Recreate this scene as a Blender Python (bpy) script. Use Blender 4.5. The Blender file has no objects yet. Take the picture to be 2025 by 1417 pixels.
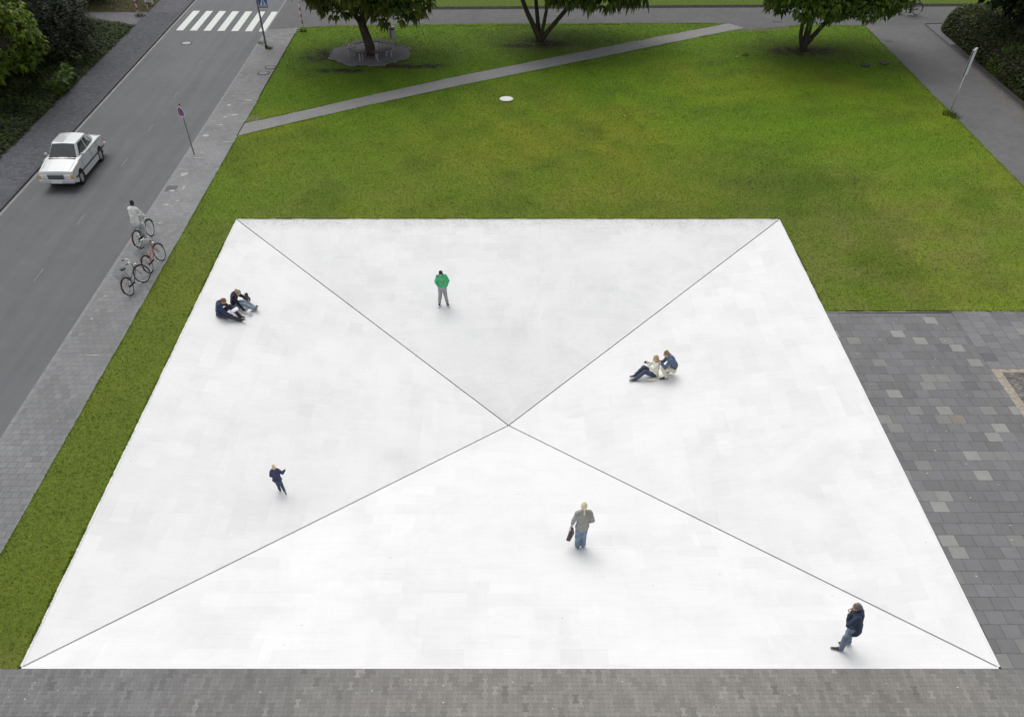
import bpy, bmesh, math, random
import numpy as np
from mathutils import Vector, Matrix
R=math.radians; PI=math.pi
rng=np.random.default_rng(7); random.seed(7)
S=bpy.context.scene; COL=S.collection

# ------------------------------------------------------------------ camera
CAM_H=15.613; CAM_Y=-10.688; PITCH=52.394; FPX=1468.2
cd=bpy.data.cameras.new('camera'); cam=bpy.data.objects.new('camera',cd); COL.objects.link(cam)
cam.location=(-0.116,CAM_Y,CAM_H); cam.rotation_euler=(R(90-PITCH),0,0)
cd.sensor_fit='HORIZONTAL'; cd.sensor_width=36.0; cd.lens=36.0*FPX/2025
cd.shift_x=(1012.5-999.5)/2025; cd.shift_y=(1239.1-708.5)/2025
cd.clip_start=0.1; cd.clip_end=3000
S.camera=cam
# ------------------------------------------------------------------ sky, sun, exposure
SUN_EL=56; SUN_AZ=-22      # azimuth measured from +Y (far side), negative = left
w=bpy.data.worlds.new('World'); S.world=w; w.use_nodes=True
nt=w.node_tree; nt.nodes.clear()
o=nt.nodes.new('ShaderNodeOutputWorld'); b=nt.nodes.new('ShaderNodeBackground')
sky=nt.nodes.new('ShaderNodeTexSky'); sky.sky_type='NISHITA'; sky.sun_disc=False
sky.sun_elevation=R(SUN_EL); sky.sun_rotation=R(SUN_AZ); sky.dust_density=3.0; sky.air_density=1.0
hs=nt.nodes.new('ShaderNodeHueSaturation'); hs.inputs['Saturation'].default_value=0.20
nt.links.new(sky.outputs[0],hs.inputs['Color']); nt.links.new(hs.outputs[0],b.inputs['Color'])
nt.links.new(b.outputs[0],o.inputs[0]); b.inputs['Strength'].default_value=0.15
sd=bpy.data.lights.new('sun','SUN'); sd.energy=0.70; sd.angle=R(58); sd.color=(1.0,0.965,0.91)
sun=bpy.data.objects.new('sun',sd); COL.objects.link(sun)
sun.rotation_euler=(R(-(90-SUN_EL)),0,R(-SUN_AZ)); sun.location=(0,60,60)
S.view_settings.view_transform='Standard'; S.view_settings.look='None'
S.view_settings.exposure=0.23; S.view_settings.gamma=1.0
S.render.engine='CYCLES'

# ------------------------------------------------------------------ helpers
def tag(o,label=None,cat=None,group=None,kind=None):
    if label: o['label']=label
    if cat: o['category']=cat
    if group: o['group']=group
    if kind: o['kind']=kind
    return o
def thing(name,label,cat,loc=(0,0,0),rot=(0,0,0),group=None):
    o=bpy.data.objects.new(name,None); COL.objects.link(o); o.location=loc; o.rotation_euler=rot
    o.empty_display_size=0.2
    return tag(o,label,cat,group)
def link(name,me,mats=None,parent=None):
    o=bpy.data.objects.new(name,me); COL.objects.link(o)
    if mats is not None:
        for m in (mats if isinstance(mats,(list,tuple)) else [mats]): me.materials.append(m)
    if parent is not None: o.parent=parent
    return o
def fast_mesh(name,V,F,col=None,smooth=False):
    """V (n,3), F (m,k) int, col (m,3) one own colour per face"""
    V=np.asarray(V,dtype=np.float32); F=np.asarray(F,dtype=np.int32); m,k=F.shape
    me=bpy.data.meshes.new(name)
    me.vertices.add(len(V)); me.vertices.foreach_set('co',V.ravel())
    me.loops.add(m*k); me.loops.foreach_set('vertex_index',F.ravel())
    me.polygons.add(m); me.polygons.foreach_set('loop_start',np.arange(0,m*k,k,dtype=np.int32))
    me.polygons.foreach_set('loop_total',np.full(m,k,dtype=np.int32))
    me.update(calc_edges=True)
    if col is not None:
        a=me.attributes.new('Col','FLOAT_COLOR','CORNER')
        c=np.ones((m*k,4),dtype=np.float32); c[:,:3]=np.repeat(np.asarray(col,dtype=np.float32),k,axis=0)
        a.data.foreach_set('color',c.ravel())
    if smooth: me.polygons.foreach_set('use_smooth',np.ones(m,dtype=bool))
    me.update()
    return me
def py_mesh(name,V,F,smooth=False):
    me=bpy.data.meshes.new(name); me.from_pydata([tuple(v) for v in V],[],[tuple(f) for f in F]); me.update()
    if smooth: me.polygons.foreach_set('use_smooth',[True]*len(me.polygons))
    return me
class MB:
    """collects boxes, tubes, lathes into one mesh"""
    def __init__(s): s.V=[]; s.F=[]
    def add(s,V,F):
        n=len(s.V); s.V+= [Vector(v) for v in V]; s.F+=[tuple(i+n for i in f) for f in F]; return s
    def box(s,c,d,rz=0,rx=0):
        x,y,z=d[0]/2,d[1]/2,d[2]/2
        M=Matrix.Rotation(rz,3,'Z')@Matrix.Rotation(rx,3,'X'); c=Vector(c)
        V=[c+M@Vector(p) for p in [(-x,-y,-z),(x,-y,-z),(x,y,-z),(-x,y,-z),(-x,-y,z),(x,-y,z),(x,y,z),(-x,y,z)]]
        return s.add(V,[(0,3,2,1),(4,5,6,7),(0,1,5,4),(1,2,6,5),(2,3,7,6),(3,0,4,7)])
    def tube(s,pts,r,n=8,caps=True):
        pts=[Vector(p) for p in pts]; rs=r if isinstance(r,(list,tuple)) else [r]*len(pts)
        V=[];F=[]; up=Vector((0,0,1))
        t0=(pts[1]-pts[0]).normalized()
        u=t0.cross(up) if abs(t0.z)<.95 else t0.cross(Vector((1,0,0))); u.normalize()
        for i,p in enumerate(pts):
            t=(pts[min(i+1,len(pts)-1)]-pts[max(i-1,0)]).normalized()
            u=(u-t*u.dot(t)).normalized(); v=t.cross(u)
            for k in range(n):
                a=2*PI*k/n; V.append(p+(u*math.cos(a)+v*math.sin(a))*rs[i])
        for i in range(len(pts)-1):
            for k in range(n):
                k2=(k+1)%n; F.append((i*n+k,i*n+k2,(i+1)*n+k2,(i+1)*n+k))
        if caps: F.append(tuple(range(n-1,-1,-1))); F.append(tuple((len(pts)-1)*n+k for k in range(n)))
        return s.add(V,F)
    def lathe(s,prof,n=24,M=None,closed=False):
        """prof: list of (r,z) revolved about Z"""
        V=[];F=[];m=len(prof)
        for (r,z) in prof:
            for k in range(n):
                a=2*PI*k/n; V.append(Vector((r*math.cos(a),r*math.sin(a),z)))
        rows=m if closed else m-1
        for i in range(rows):
            j=(i+1)%m
            for k in range(n):
                k2=(k+1)%n; F.append((i*n+k,i*n+k2,j*n+k2,j*n+k))
        if not closed:
            F.append(tuple(range(n-1,-1,-1))); F.append(tuple((m-1)*n+k for k in range(n)))
        if M is not None: V=[M@v for v in V]
        return s.add(V,F)
    def prism(s,poly,z0,z1):
        n=len(poly); V=[(p[0],p[1],z0) for p in poly]+[(p[0],p[1],z1) for p in poly]
        F=[tuple(range(n-1,-1,-1)),tuple(range(n,2*n))]+[(i,(i+1)%n,n+(i+1)%n,n+i) for i in range(n)]
        return s.add(V,F)
    def xf(s,M): s.V=[M@v for v in s.V]; return s
    def build(s,name,mats,parent=None,smooth=False,bevel=0):
        me=py_mesh(name,s.V,s.F,smooth)
        o=link(name,me,mats,parent)
        if bevel:
            b=o.modifiers.new('bevel','BEVEL'); b.width=bevel; b.segments=2; b.limit_method='ANGLE'
        return o
def copy_tree(o,parent=None):
    c=o.copy(); COL.objects.link(c); c.parent=parent
    for ch in list(o.children): copy_tree(ch,c)
    return c
# ------------------------------------------------------------------ materials
def srgb(r,g,b):
    f=lambda c:(c/255/12.92) if c/255<=0.04045 else ((c/255+0.055)/1.055)**2.4
    return (f(r),f(g),f(b))
class NM:
    def __init__(s,name,rough=0.8,spec=0.3):
        s.m=bpy.data.materials.new(name); s.m.use_nodes=True; s.t=s.m.node_tree
        s.p=s.t.nodes['Principled BSDF']; s.p.inputs['Roughness'].default_value=rough
        s.p.inputs['Specular IOR Level'].default_value=spec
        s.tc=s.n('ShaderNodeTexCoord')
    def n(s,t,**k):
        x=s.t.nodes.new(t)
        for a,v in k.items(): setattr(x,a,v)
        return x
    def l(s,a,b): s.t.links.new(a,b)
    def noise(s,scale,detail=3,rough=.55,vec=None,dist=0):
        x=s.n('ShaderNodeTexNoise'); x.inputs['Scale'].default_value=scale; x.inputs['Detail'].default_value=detail
        x.inputs['Roughness'].default_value=rough; x.inputs['Distortion'].default_value=dist
        s.l(vec if vec is not None else s.tc.outputs['Object'],x.inputs['Vector']); return x.outputs['Fac']
    def ramp(s,fac,a,b,c0=(0,0,0),c1=(1,1,1)):
        x=s.n('ShaderNodeValToRGB'); e=x.color_ramp.elements
        e[0].position=a; e[1].position=b; e[0].color=(*c0,1); e[1].color=(*c1,1); s.l(fac,x.inputs[0]); return x.outputs[0]
    def mix(s,fac,a,b,mode='MIX'):
        x=s.n('ShaderNodeMix',data_type='RGBA',blend_type=mode)
        if isinstance(fac,(int,float)): x.inputs[0].default_value=fac
        else: s.l(fac,x.inputs[0])
        for v,i in ((a,6),(b,7)):
            if isinstance(v,tuple): x.inputs[i].default_value=(*v,1)
            else: s.l(v,x.inputs[i])
        return x.outputs[2]
    def attr(s,n='Col'):
        x=s.n('ShaderNodeAttribute'); x.attribute_name=n; return x.outputs['Color']
    def mapv(s,scale=(1,1,1),rot=(0,0,0),loc=(0,0,0),vec=None):
        x=s.n('ShaderNodeMapping'); x.inputs['Scale'].default_value=scale; x.inputs['Rotation'].default_value=rot
        x.inputs['Location'].default_value=loc
        s.l(vec if vec is not None else s.tc.outputs['Object'],x.inputs['Vector']); return x.outputs[0]
    def bump(s,h,strength=.3,dist=.02):
        x=s.n('ShaderNodeBump'); x.inputs['Strength'].default_value=strength; x.inputs['Distance'].default_value=dist
        s.l(h,x.inputs['Height']); s.l(x.outputs[0],s.p.inputs['Normal'])
    def col(s,c):
        if isinstance(c,tuple): s.p.inputs['Base Color'].default_value=(*c,1)
        else: s.l(c,s.p.inputs['Base Color'])
        return s.m
def grey(v): return (v,v,v)
TONE=1.4
def simple(name,c,rough=.7,spec=.3,metal=0,var=.12,scale=8,coat=0):
    c=tuple(min(max(.80,x),x*TONE) for x in c)
    m=NM(name,rough,spec); m.p.inputs['Metallic'].default_value=metal
    if coat: m.p.inputs['Coat Weight'].default_value=coat; m.p.inputs['Coat Roughness'].default_value=.08
    f=m.noise(scale,3)
    a=tuple(x*(1-var) for x in c); b=tuple(min(1,x*(1+var)) for x in c)
    return m.col(m.ramp(f,.3,.7,a,b))
def fabric(name,c,var=.22,scale=14):
    c=tuple(min(max(.80,x),x*TONE) for x in c)
    m=NM(name,.92,.15); m.p.inputs['Sheen Weight'].default_value=.15
    f=m.noise(scale,4,.6); g=m.noise(scale*.35,2)
    a=tuple(x*(1-var) for x in c); b=tuple(min(1,x*(1+var)) for x in c)
    m.bump(f,.5,.012)
    return m.col(m.mix(m.ramp(g,.35,.65),a,b))
def attr_mat(name,rough=.85,spec=.2,nscale=30,namt=.25,bumps=.0,trans=0,stain=None):
    m=NM(name,rough,spec); c=m.attr()
    if namt:
        n=m.noise(nscale,4,.6); c=m.mix(1.0,c,m.ramp(n,.25,.75,grey(1-namt),grey(1+namt*0.0+0.0)),'MULTIPLY')
        if bumps: m.bump(n,bumps,.01)
    if stain:
        for sc,lo,hi,amt in stain:
            c=m.mix(1.0,c,m.ramp(m.noise(sc,4,.6),lo,hi,grey(amt),grey(1.0)),'MULTIPLY')
    if trans:
        m.p.inputs['Transmission Weight'].default_value=0
        mx=m.n('ShaderNodeMixShader'); tr=m.n('ShaderNodeBsdfTranslucent'); out=m.t.nodes['Material Output']
        m.l(c,tr.inputs['Color']); mx.inputs[0].default_value=trans
        m.l(m.p.outputs[0],mx.inputs[1]); m.l(tr.outputs[0],mx.inputs[2]); m.l(mx.outputs[0],out.inputs[0])
    return m.col(c)

# asphalt road
m=NM('asphalt',.85,.25); n1=m.noise(.16,3,.5); n2=m.noise(90,3,.7); n3=m.noise(1.3,4,.6)
st=m.noise(1.0,2,.5,m.mapv((1.6,.07,1)))       # wheel tracks along the road
c=m.mix(m.ramp(n1,.35,.65),(.126,.131,.136),(.144,.147,.151))
c=m.mix(1.0,c,m.ramp(n2,.3,.7,grey(.82),grey(1.12)),'MULTIPLY'); c=m.mix(1.0,c,m.ramp(n3,.3,.7,grey(.95),grey(1.04)),'MULTIPLY')
c=m.mix(1.0,c,m.ramp(st,.35,.65,grey(.93),grey(1.06)),'MULTIPLY')
m.bump(n2,.25,.01); M_ASPH=m.col(c)
m=NM('path_asphalt',.85,.25); n1=m.noise(.3,4,.6); n2=m.noise(70,3,.7); n4=m.noise(2.2,4,.6)
c=m.mix(m.ramp(n1,.35,.65),(.136,.134,.135),(.166,.162,.162)); c=m.mix(1.0,c,m.ramp(n2,.3,.7,grey(.75),grey(1.15)),'MULTIPLY')
c=m.mix(1.0,c,m.ramp(n4,.35,.7,grey(.9),grey(1.06)),'MULTIPLY')
m.bump(n2,.4,.01); M_PATH=m.col(c)
M_TILE=attr_mat('paving_stone',.85,.2,45,.16,.2,stain=[(.5,.3,.6,.9),(3,.35,.6,.94)])
M_BED=simple('joint_sand',(.05,.049,.049),.95,.1,var=.3,scale=20)
M_BED2=simple('joint_sand_grey',(.09,.09,.092),.95,.1,var=.3,scale=20)
M_KERB=simple('kerb_stone',(.17,.17,.172),.85,.2,var=.15,scale=3)
M_KERB_D=simple('dark_kerb_stone',(.060,.060,.066),.85,.2,var=.2,scale=3)
M_GUTTER=simple('gutter_stone',(.19,.187,.182),.85,.2,var=.12,scale=2)
M_MARK=NM('road_paint',.7,.3); mk=M_MARK; c=mk.mix(mk.ramp(mk.noise(6,5,.7),.28,.40),(.42,.44,.43),(.62,.65,.61)); M_MARK=mk.col(c)
M_WORN=simple('worn_paint',(.150,.155,.16),.8,.2,var=.25,scale=12)
M_SOIL=simple('soil',(.040,.036,.036),.95,.1,var=.5,scale=9)
M_GRAVEL=NM('gravel',.95,.1); g=M_GRAVEL; nn=g.noise(28,4,.75); g.bump(nn,.9,.03); c=g.mix(g.ramp(nn,.35,.62),(.10,.096,.104),(.23,.225,.24))
c=g.mix(g.ramp(g.noise(1.2,3),.4,.6),c,(.13,.12,.125),'MIX'); M_GRAVEL=g.col(g.mix(.35,g.mix(g.ramp(nn,.35,.62),(.10,.096,.104),(.25,.245,.26)),c))
M_STEEL=simple('galvanised_steel',(.36,.37,.38),.45,.5,.7,.1,30)
M_POLE=simple('grey_pole',(.16,.165,.17),.55,.4,.3,.2,12)
M_BLACK=simple('black_plastic',(.012,.012,.014),.5,.4)
M_RUBBER=simple('rubber',(.016,.016,.017),.8,.3)
M_CHROME=simple('chrome',(.55,.56,.57),.2,.5,1.0,.03)
M_WHITEP=simple('white_paint',(.74,.74,.72),.5,.4,var=.05)
M_REDP=simple('red_paint',(.36,.035,.035),.5,.4,var=.1)
M_BLUEP=simple('blue_paint',(.025,.11,.38),.45,.4,var=.08)
M_IRON=simple('cast_iron',(.12,.118,.115),.75,.4,.3,.25,14)
M_DIRON=simple('dark_cast_iron',(.045,.043,.046),.8,.4,.3,.25,14)
M_LIDC=simple('concrete_lid',(.52,.52,.49),.9,.2,var=.12,scale=7)
M_STONE=simple('pale_stone',(.42,.40,.34),.9,.2,var=.25,scale=5)
# bark
m=NM('bark',.95,.1); n1=m.noise(6,5,.7,m.mapv((3,3,.6))); m.bump(n1,.8,.03); M_BARK=m.col(m.ramp(n1,.3,.7,(.028,.023,.018),(.12,.10,.078)))
M_LEAF=attr_mat('leaf',.55,.25,3,.0,trans=.28)
M_GRASS=attr_mat('grass_blade',.8,.15,3,0,trans=.15)

# white concrete: cast board patches, faint trowel streaks, scattered grime
def concrete(name,rot,seed,dirty=0.0):
    m=NM(name,.75,.25)
    v=m.mapv((1,1,0),(0,0,rot),(seed*3.7,seed*1.9,0))
    def bricks(sc,w_,h_,c0,c1,off=.5):
        b=m.n('ShaderNodeTexBrick'); b.offset=off; b.inputs['Scale'].default_value=sc
        b.inputs['Color1'].default_value=(*grey(c0),1); b.inputs['Color2'].default_value=(*grey(c1),1)
        b.inputs['Mortar'].default_value=(*grey((c0+c1)/2),1); b.inputs['Mortar Size'].default_value=0.0
        b.inputs['Brick Width'].default_value=w_; b.inputs['Row Height'].default_value=h_; b.inputs['Bias'].default_value=0
        m.l(v,b.inputs['Vector']); return b.outputs[0]
    base=m.mix(m.ramp(m.noise(.22,3,.5),.35,.65),(.785,.785,.775),(.822,.817,.805))
    patch=m.ramp(m.noise(.35,2,.5),.36,.56)
    c=m.mix(1.0,base,m.mix(patch,grey(1.0),m.mix(1.0,bricks(1,1.25,.55,.945,1.015),bricks(1,.7,.95,.965,1.01,.37),'MULTIPLY')),'MULTIPLY')
    s1=m.noise(3.0,4,.7,m.mapv((.25,6,1),(0,0,rot+.05))); s2=m.noise(3.0,4,.7,m.mapv((6,.25,1),(0,0,rot)))
    c=m.mix(1.0,c,m.ramp(s1,.3,.55,grey(.965),grey(1.0)),'MULTIPLY')
    c=m.mix(1.0,c,m.ramp(s2,.3,.5,grey(.975),grey(1.0)),'MULTIPLY')
    c=m.mix(1.0,c,m.ramp(m.noise(.9,8,.78,dist=.5),.34,.52,grey(.94) if seed==3 else grey(.965),grey(1.0)),'MULTIPLY')
    if seed==3:   # old water stains gathered towards the low point
        vm=m.n('ShaderNodeVectorMath',operation='LENGTH'); m.l(m.tc.outputs['Object'],vm.inputs[0])
        mr=m.n('ShaderNodeMapRange'); mr.inputs['From Min'].default_value=6.5; mr.inputs['From Max'].default_value=.5; m.l(vm.outputs['Value'],mr.inputs['Value'])
        c=m.mix(m.mix(1.0,mr.outputs[0],m.ramp(m.noise(.9,7,.7,dist=.7),.40,.60),'MULTIPLY'),c,(.665,.66,.64))
    # small dark specks
    vo=m.n('ShaderNodeTexVoronoi'); vo.inputs['Scale'].default_value=.9; m.l(m.tc.outputs['Object'],vo.inputs['Vector'])
    c=m.mix(1.0,c,m.ramp(vo.outputs['Distance'],.012,.028,grey(.62),grey(1.0)),'MULTIPLY')
    if dirty:   # grime washed on to the far slab below the lawn edge
        sx=m.n('ShaderNodeSeparateXYZ'); m.l(m.tc.outputs['Object'],sx.inputs[0])
        a=m.n('ShaderNodeMath',operation='MULTIPLY_ADD'); m.l(m.noise(1.6,6,.75,dist=.5),a.inputs[0]); a.inputs[1].default_value=2.6; m.l(sx.outputs['Y'],a.inputs[2])
        mr=m.n('ShaderNodeMapRange'); mr.inputs['From Min'].default_value=12.9; mr.inputs['From Max'].default_value=14.1
        m.l(a.outputs[0],mr.inputs['Value'])
        sp=m.ramp(m.noise(9,5,.75),.36,.62)
        f=m.mix(1.0,mr.outputs[0],sp,'MULTIPLY')
        c=m.mix(f,c,(.47,.46,.42))
    # scattered broad greyish washes and hairline scrape marks
    c=m.mix(1.0,c,m.ramp(m.noise(.28,5,.65,dist=1.2,vec=m.mapv((1,1,1),(0,0,.4),(seed*5.,seed*2.,0))),.50,.66,grey(1.0),(.955,.957,.958)),'MULTIPLY')
    c=m.mix(1.0,c,m.ramp(m.noise(2.2,2,.5,m.mapv((.10,9,1),(0,0,rot+.02))),.25,.30,grey(.955),grey(1.0)),'MULTIPLY')
    m.bump(m.noise(5,5,.6),.12,.01)
    return m.col(c)

# ------------------------------------------------------------------ SETTING: ground sheet with the hole of the square
GZ=-0.11
def sheet(name,polys,z,mat,kind='structure'):
    mb=MB()
    for p in polys: mb.add([(x,y,z) for x,y in p],[tuple(range(len(p)))])
    o=mb.build(name,mat); return tag(o,kind=kind)
B=900
m=NM('earth',.95,.1); M_EARTH=m.col(m.mix(m.ramp(m.noise(.4,4,.6),.35,.65),(.05,.075,.02),(.075,.095,.03)))
sheet('ground',[[(-B,-B),(B,-B),(B,0),(-B,0)],[(-B,25),(B,25),(B,B),(-B,B)],[(-B,0),(-12.5,0),(-12.5,25),(-B,25)],[(12.5,0),(B,0),(B,25),(12.5,25)]],GZ,M_EARTH)
# road
RX0,RX1=-23.75,-16.8
sheet('road',[[(RX0,-40),(RX1,-40),(RX1,110),(RX0,110)]],GZ+.03,M_ASPH)
sheet('gutter',[[(RX0,-40),(RX0+.16,-40),(RX0+.16,110),(RX0,110)]],GZ+.036,M_GUTTER)
def kerbs(name,x0,x1,y0,y1,z1,mat,L=1.0):
    mb=MB(); y=y0
    while y<y1:
        z=z1+random.uniform(-.003,.003)
        mb.box(((x0+x1)/2,y+L/2,(GZ-.02+z)/2),(x1-x0,L-.008,z-GZ+.02)); y+=L
    return tag(mb.build(name,mat,bevel=.008),kind='structure')
kerbs('kerb',RX0-.20,RX0,-30,100,.004,M_KERB_D)
kerbs('kerb',RX1,RX1+.13,-30,100,-.004,M_KERB)
kerbs('kerb',-14.66,-14.60,-30,34.6,.014,M_KERB,.8)
kerbs('kerb',-14.66,-14.60,36.9,40.5,.014,M_KERB,.8)

def tile_field(name,x0,x1,y0,y1,tw,th,z,tone,vary,gap=.006,offs=.5,seed=1,tints=None,patches=None,tilt=0,bedmat=None,jit=0):
    """rows of stones along X; each stone its own tone"""
    r=np.random.default_rng(seed); V=[];F=[];C=[]
    ny=int(math.ceil((y1-y0)/th)); k=0
    for j in range(ny):
        ya=y0+j*th+gap/2; yb=min(y0+(j+1)*th,y1)-gap/2
        if yb-ya<.01: continue
        x=x0-tw*((j*offs)%1.0)-(r.uniform(0,jit))
        while x<x1:
            xa=max(x+gap/2,x0); xb=min(x+tw-gap/2,x1)
            if xb-xa>.015:
                dz=r.uniform(-tilt,tilt,4) if tilt else (0,0,0,0)
                V+=[(xa,ya,z+dz[0]),(xb,ya,z+dz[1]),(xb,yb,z+dz[2]),(xa,yb,z+dz[3])]; F.append((k,k+1,k+2,k+3)); k+=4
                t=r.normal(0,vary); c=[tone[i]*(1+t) for i in range(3)]
                if tints:
                    for p,tc in tints:
                        if r.random()<p: c=[tc[i]*(1+t*.6) for i in range(3)]
                if patches is not None:
                    f=patches((xa+xb)/2,(ya+yb)/2); c=[c[i]*f[i] for i in range(3)]
                C.append(c)
            x+=tw
    o=link(name,fast_mesh(name,V,F,np.clip(C,0.01,.9)),M_TILE); return tag(o,kind='structure')
def bed(x0,x1,y0,y1,z,mat=None,name='paving_bed'): return sheet(name,[[(x0,y0),(x1,y0),(x1,y1),(x0,y1)]],z,mat or M_BED2)
# near pavement beside the road
def wash(x,y):
    f=1+.16*math.exp(-((y-30)/7)**2)+.05*math.sin(y*1.3+x); 
    if 25.2<y<26.6: f+=.12
    return (f,f*1.0,f*.99)
tile_field('pavement',RX1+.13,-14.66,-6,95,.27,.28,0,(.238,.240,.243),.05,.008,.5,2,patches=wash,tilt=.0015)
bed(RX1+.13,-14.66,-30,100,-.008)
# far pavement
tile_field('pavement',-26.3,RX0-.20,8,58.0,.22,.22,0,(.098,.101,.114),.10,.012,.5,3,patches=lambda x,y:(1+.22*math.exp(-((y-26)/9)**2),)*3,tilt=.002)
tile_field('pavement',-26.3,RX0-.20,58.0,95,.22,.22,0,(.125,.125,.138),.10,.012,.5,33,tilt=.002)
bed(-26.3,RX0-.20,-30,100,-.008,M_BED)
# side path leading off at the left
tile_field('side_path',-45,-26.3,54.9,58.1,.22,.22,0,(.16,.16,.175),.06,.01,.5,4)
bed(-45,-26.3,54.9,58.1,-.008)
# big slabs at the right of the square
def slabtint(x,y): return (1,1,1)
TINT=[(.035,(.315,.32,.30)),(.06,(.26,.265,.25)),(.008,(.31,.275,.235))]
tile_field('slab_paving',12.505,17.45,0.0,16.9,.50,.475,0,(.206,.204,.206),.062,.009,.43,5,TINT,tilt=.002,jit=.2)
bed(12.5,17.45,-.0,17.0,-.008,M_BED)
# right band: slabs laid the other way
V=[];F=[];C=[];r=np.random.default_rng(6);k=0
for i in range(30):
    xa=17.46+i*.5; xb=xa+.49; y=13.15-(.475*.33*(i%3)) 
    while y<17.0:
        ya=max(y+.005,13.16); yb=min(y+.47,17.0)
        if yb-ya>.02:
            V+=[(xa,ya,0),(xb,ya,0),(xb,yb,0),(xa,yb,0)];F.append((k,k+1,k+2,k+3));k+=4
            t=1+r.normal(0,.10); c=(.225*t,.222*t,.226*t); q=r.random()
            if q<.07: c=(.285,.29,.275)
            elif q<.11: c=(.285,.265,.235)
            C.append(c)
        y+=.475
tag(link('slab_paving',fast_mesh('slab_paving',V,F,C),M_TILE),kind='structure')
bed(17.45,33,13.0,17.03,-.008,M_BED)
# cobbled bay with a beige edging strip
M_SAND=simple('sandy_edging',(.24,.215,.18),.95,.1,var=.25,scale=6)
sheet('edging_strip',[[(17.46,0),(17.80,0),(17.80,12.9),(17.46,12.9)],[(17.46,12.9),(33,12.9),(33,13.14),(17.46,13.14)]],-.002,M_SAND)
tile_field('cobble_paving',17.81,33,0,12.88,.20,.125,0,(.22,.205,.19),.16,.014,.5,7,[(.12,(.27,.255,.225)),(.1,(.15,.14,.14))],tilt=.003)
bed(17.45,33,0,13.0,-.008,M_BED)
# thin pale concrete edging between slabs and lawn
sheet('edging_strip',[[(12.5,16.93),(21.5,17.02),(21.5,17.07),(12.5,17.0)]],.004,M_KERB)

# interlocking double-T blocks in front of the square
def hblocks():
    r=np.random.default_rng(11); p=.1245; L=.25; h=.0785; w_=.0415; a=.043; b_=.078; hl=L/2-.0025
    out=np.array([(-h,-hl),(h,-hl),(h,-b_),(w_,-a),(w_,a),(h,b_),(h,hl),(-h,hl),(-h,b_),(-w_,a),(-w_,-a),(-h,-b_)])
    V=[];F=[];C=[];k=0; ph=r.uniform(0,9,6)
    i0=int(-30/p); i1=int(33/p)
    for i in range(i0,i1):
        cx=i*p
        for j in range(-18,1):
            cy=-.022+j*L+(L/2 if i%2 else 0)
            q=out+(cx,cy)
            if cy-hl> -.004: continue
            q[:,1]=np.minimum(q[:,1],-.003)
            z=r.uniform(-.0015,.0015)
            n0=k
            for v in q: V.append((v[0],v[1],z))
            # split the concave stone into quads
            qs=[(0,1,2,11),(11,2,3,10),(10,3,4,9),(9,4,5,8),(8,5,6,7)]
            qs=[t_ for t_ in qs if q[list(t_),1].max()-q[list(t_),1].min()>.002]
            F+=[tuple(n0+v for v in t_) for t_ in qs]
            k+=12
            big=math.sin(cx*.33+ph[0])*.35+math.sin(cx*.9+cy*.6+ph[1])*.25+math.sin(cy*2+cx*.2+ph[2])*.2
            warm=.5+.5*math.tanh((cx+6)*.25)*1.0 if cx<8 else .5+.5*math.tanh((13-cx)*.5)
            t=1+r.normal(0,.07)+.09*big
            if r.random()<.05: t*=1.18
            if r.random()<.05: t*=.82
            c=np.array([.222,.220,.221])*(1-warm)+np.array([.285,.272,.247])*warm
            C+= [tuple(c*t)]*len(qs)
    o=link('block_paving',fast_mesh('block_paving',V,F,C),M_TILE); tag(o,kind='structure')
hblocks()
bed(-30,33,-5,.0,-.006,simple('joint_sand_front',(.062,.06,.058),.95,.1,var=.3,scale=20))

# ------------------------------------------------------------------ far path, diagonal path, right path
FAR_LOW=[(-16.67,53.9),(-14.86,54.23),(-12.0,54.78),(-6.74,54.97),(-3.68,55.14),(8.83,55.36),(14.26,55.40),(15.67,55.26),(15.48,53.6),(17.55,53.95),(19.12,54.36),(20.53,54.90),(25.25,54.81)]
m=NM('small_block_path',.85,.2); bt=m.n('ShaderNodeTexBrick'); bt.inputs['Scale'].default_value=1
bt.inputs['Brick Width'].default_value=.2; bt.inputs['Row Height'].default_value=.4; bt.offset=.5
bt.inputs['Mortar Size'].default_value=.008; bt.inputs['Mortar'].default_value=(.10,.10,.10,1)
bt.inputs['Color1'].default_value=(.116,.115,.116,1); bt.inputs['Color2'].default_value=(.131,.130,.130,1); bt.inputs['Bias'].default_value=0
m.l(m.tc.outputs['Object'],bt.inputs['Vector'])
c=m.mix(1.0,bt.outputs[0],m.ramp(m.noise(.6,5,.6),.3,.65,grey(.88),grey(1.05)),'MULTIPLY'); M_FARP=m.col(c)
sheet('path',[FAR_LOW+[(29.5,55.0),(60,55.2),(60,59.9),(35.87,59.57),(14.89,59.17),(-3.82,58.73),(-14.6,58.6),(-14.6,95),(-16.67,95)]],.006,M_FARP)
DL=[(-14.60,34.78),(-12.42,36.39),(-7.86,39.48),(-2.86,42.68),(8.23,49.2),(13.79,52.57),(16.6,54.2)]
DU=[(-14.60,36.60),(-12.68,37.82),(-8.03,41.04),(-2.92,44.39),(8.44,51.18),(15.67,55.3)]
m=NM('paver_path',.85,.2); bt=m.n('ShaderNodeTexBrick'); bt.inputs['Scale'].default_value=1; bt.offset=0.5
bt.inputs['Brick Width'].default_value=.2; bt.inputs['Row Height'].default_value=.2
bt.inputs['Mortar Size'].default_value=.009; bt.inputs['Mortar'].default_value=(.15,.148,.145,1)
bt.inputs['Color1'].default_value=(.232,.229,.224,1); bt.inputs['Color2'].default_value=(.258,.254,.248,1); bt.inputs['Bias'].default_value=0
m.l(m.mapv((1,1,1),(0,0,R(-32+45))),bt.inputs['Vector'])
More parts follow.
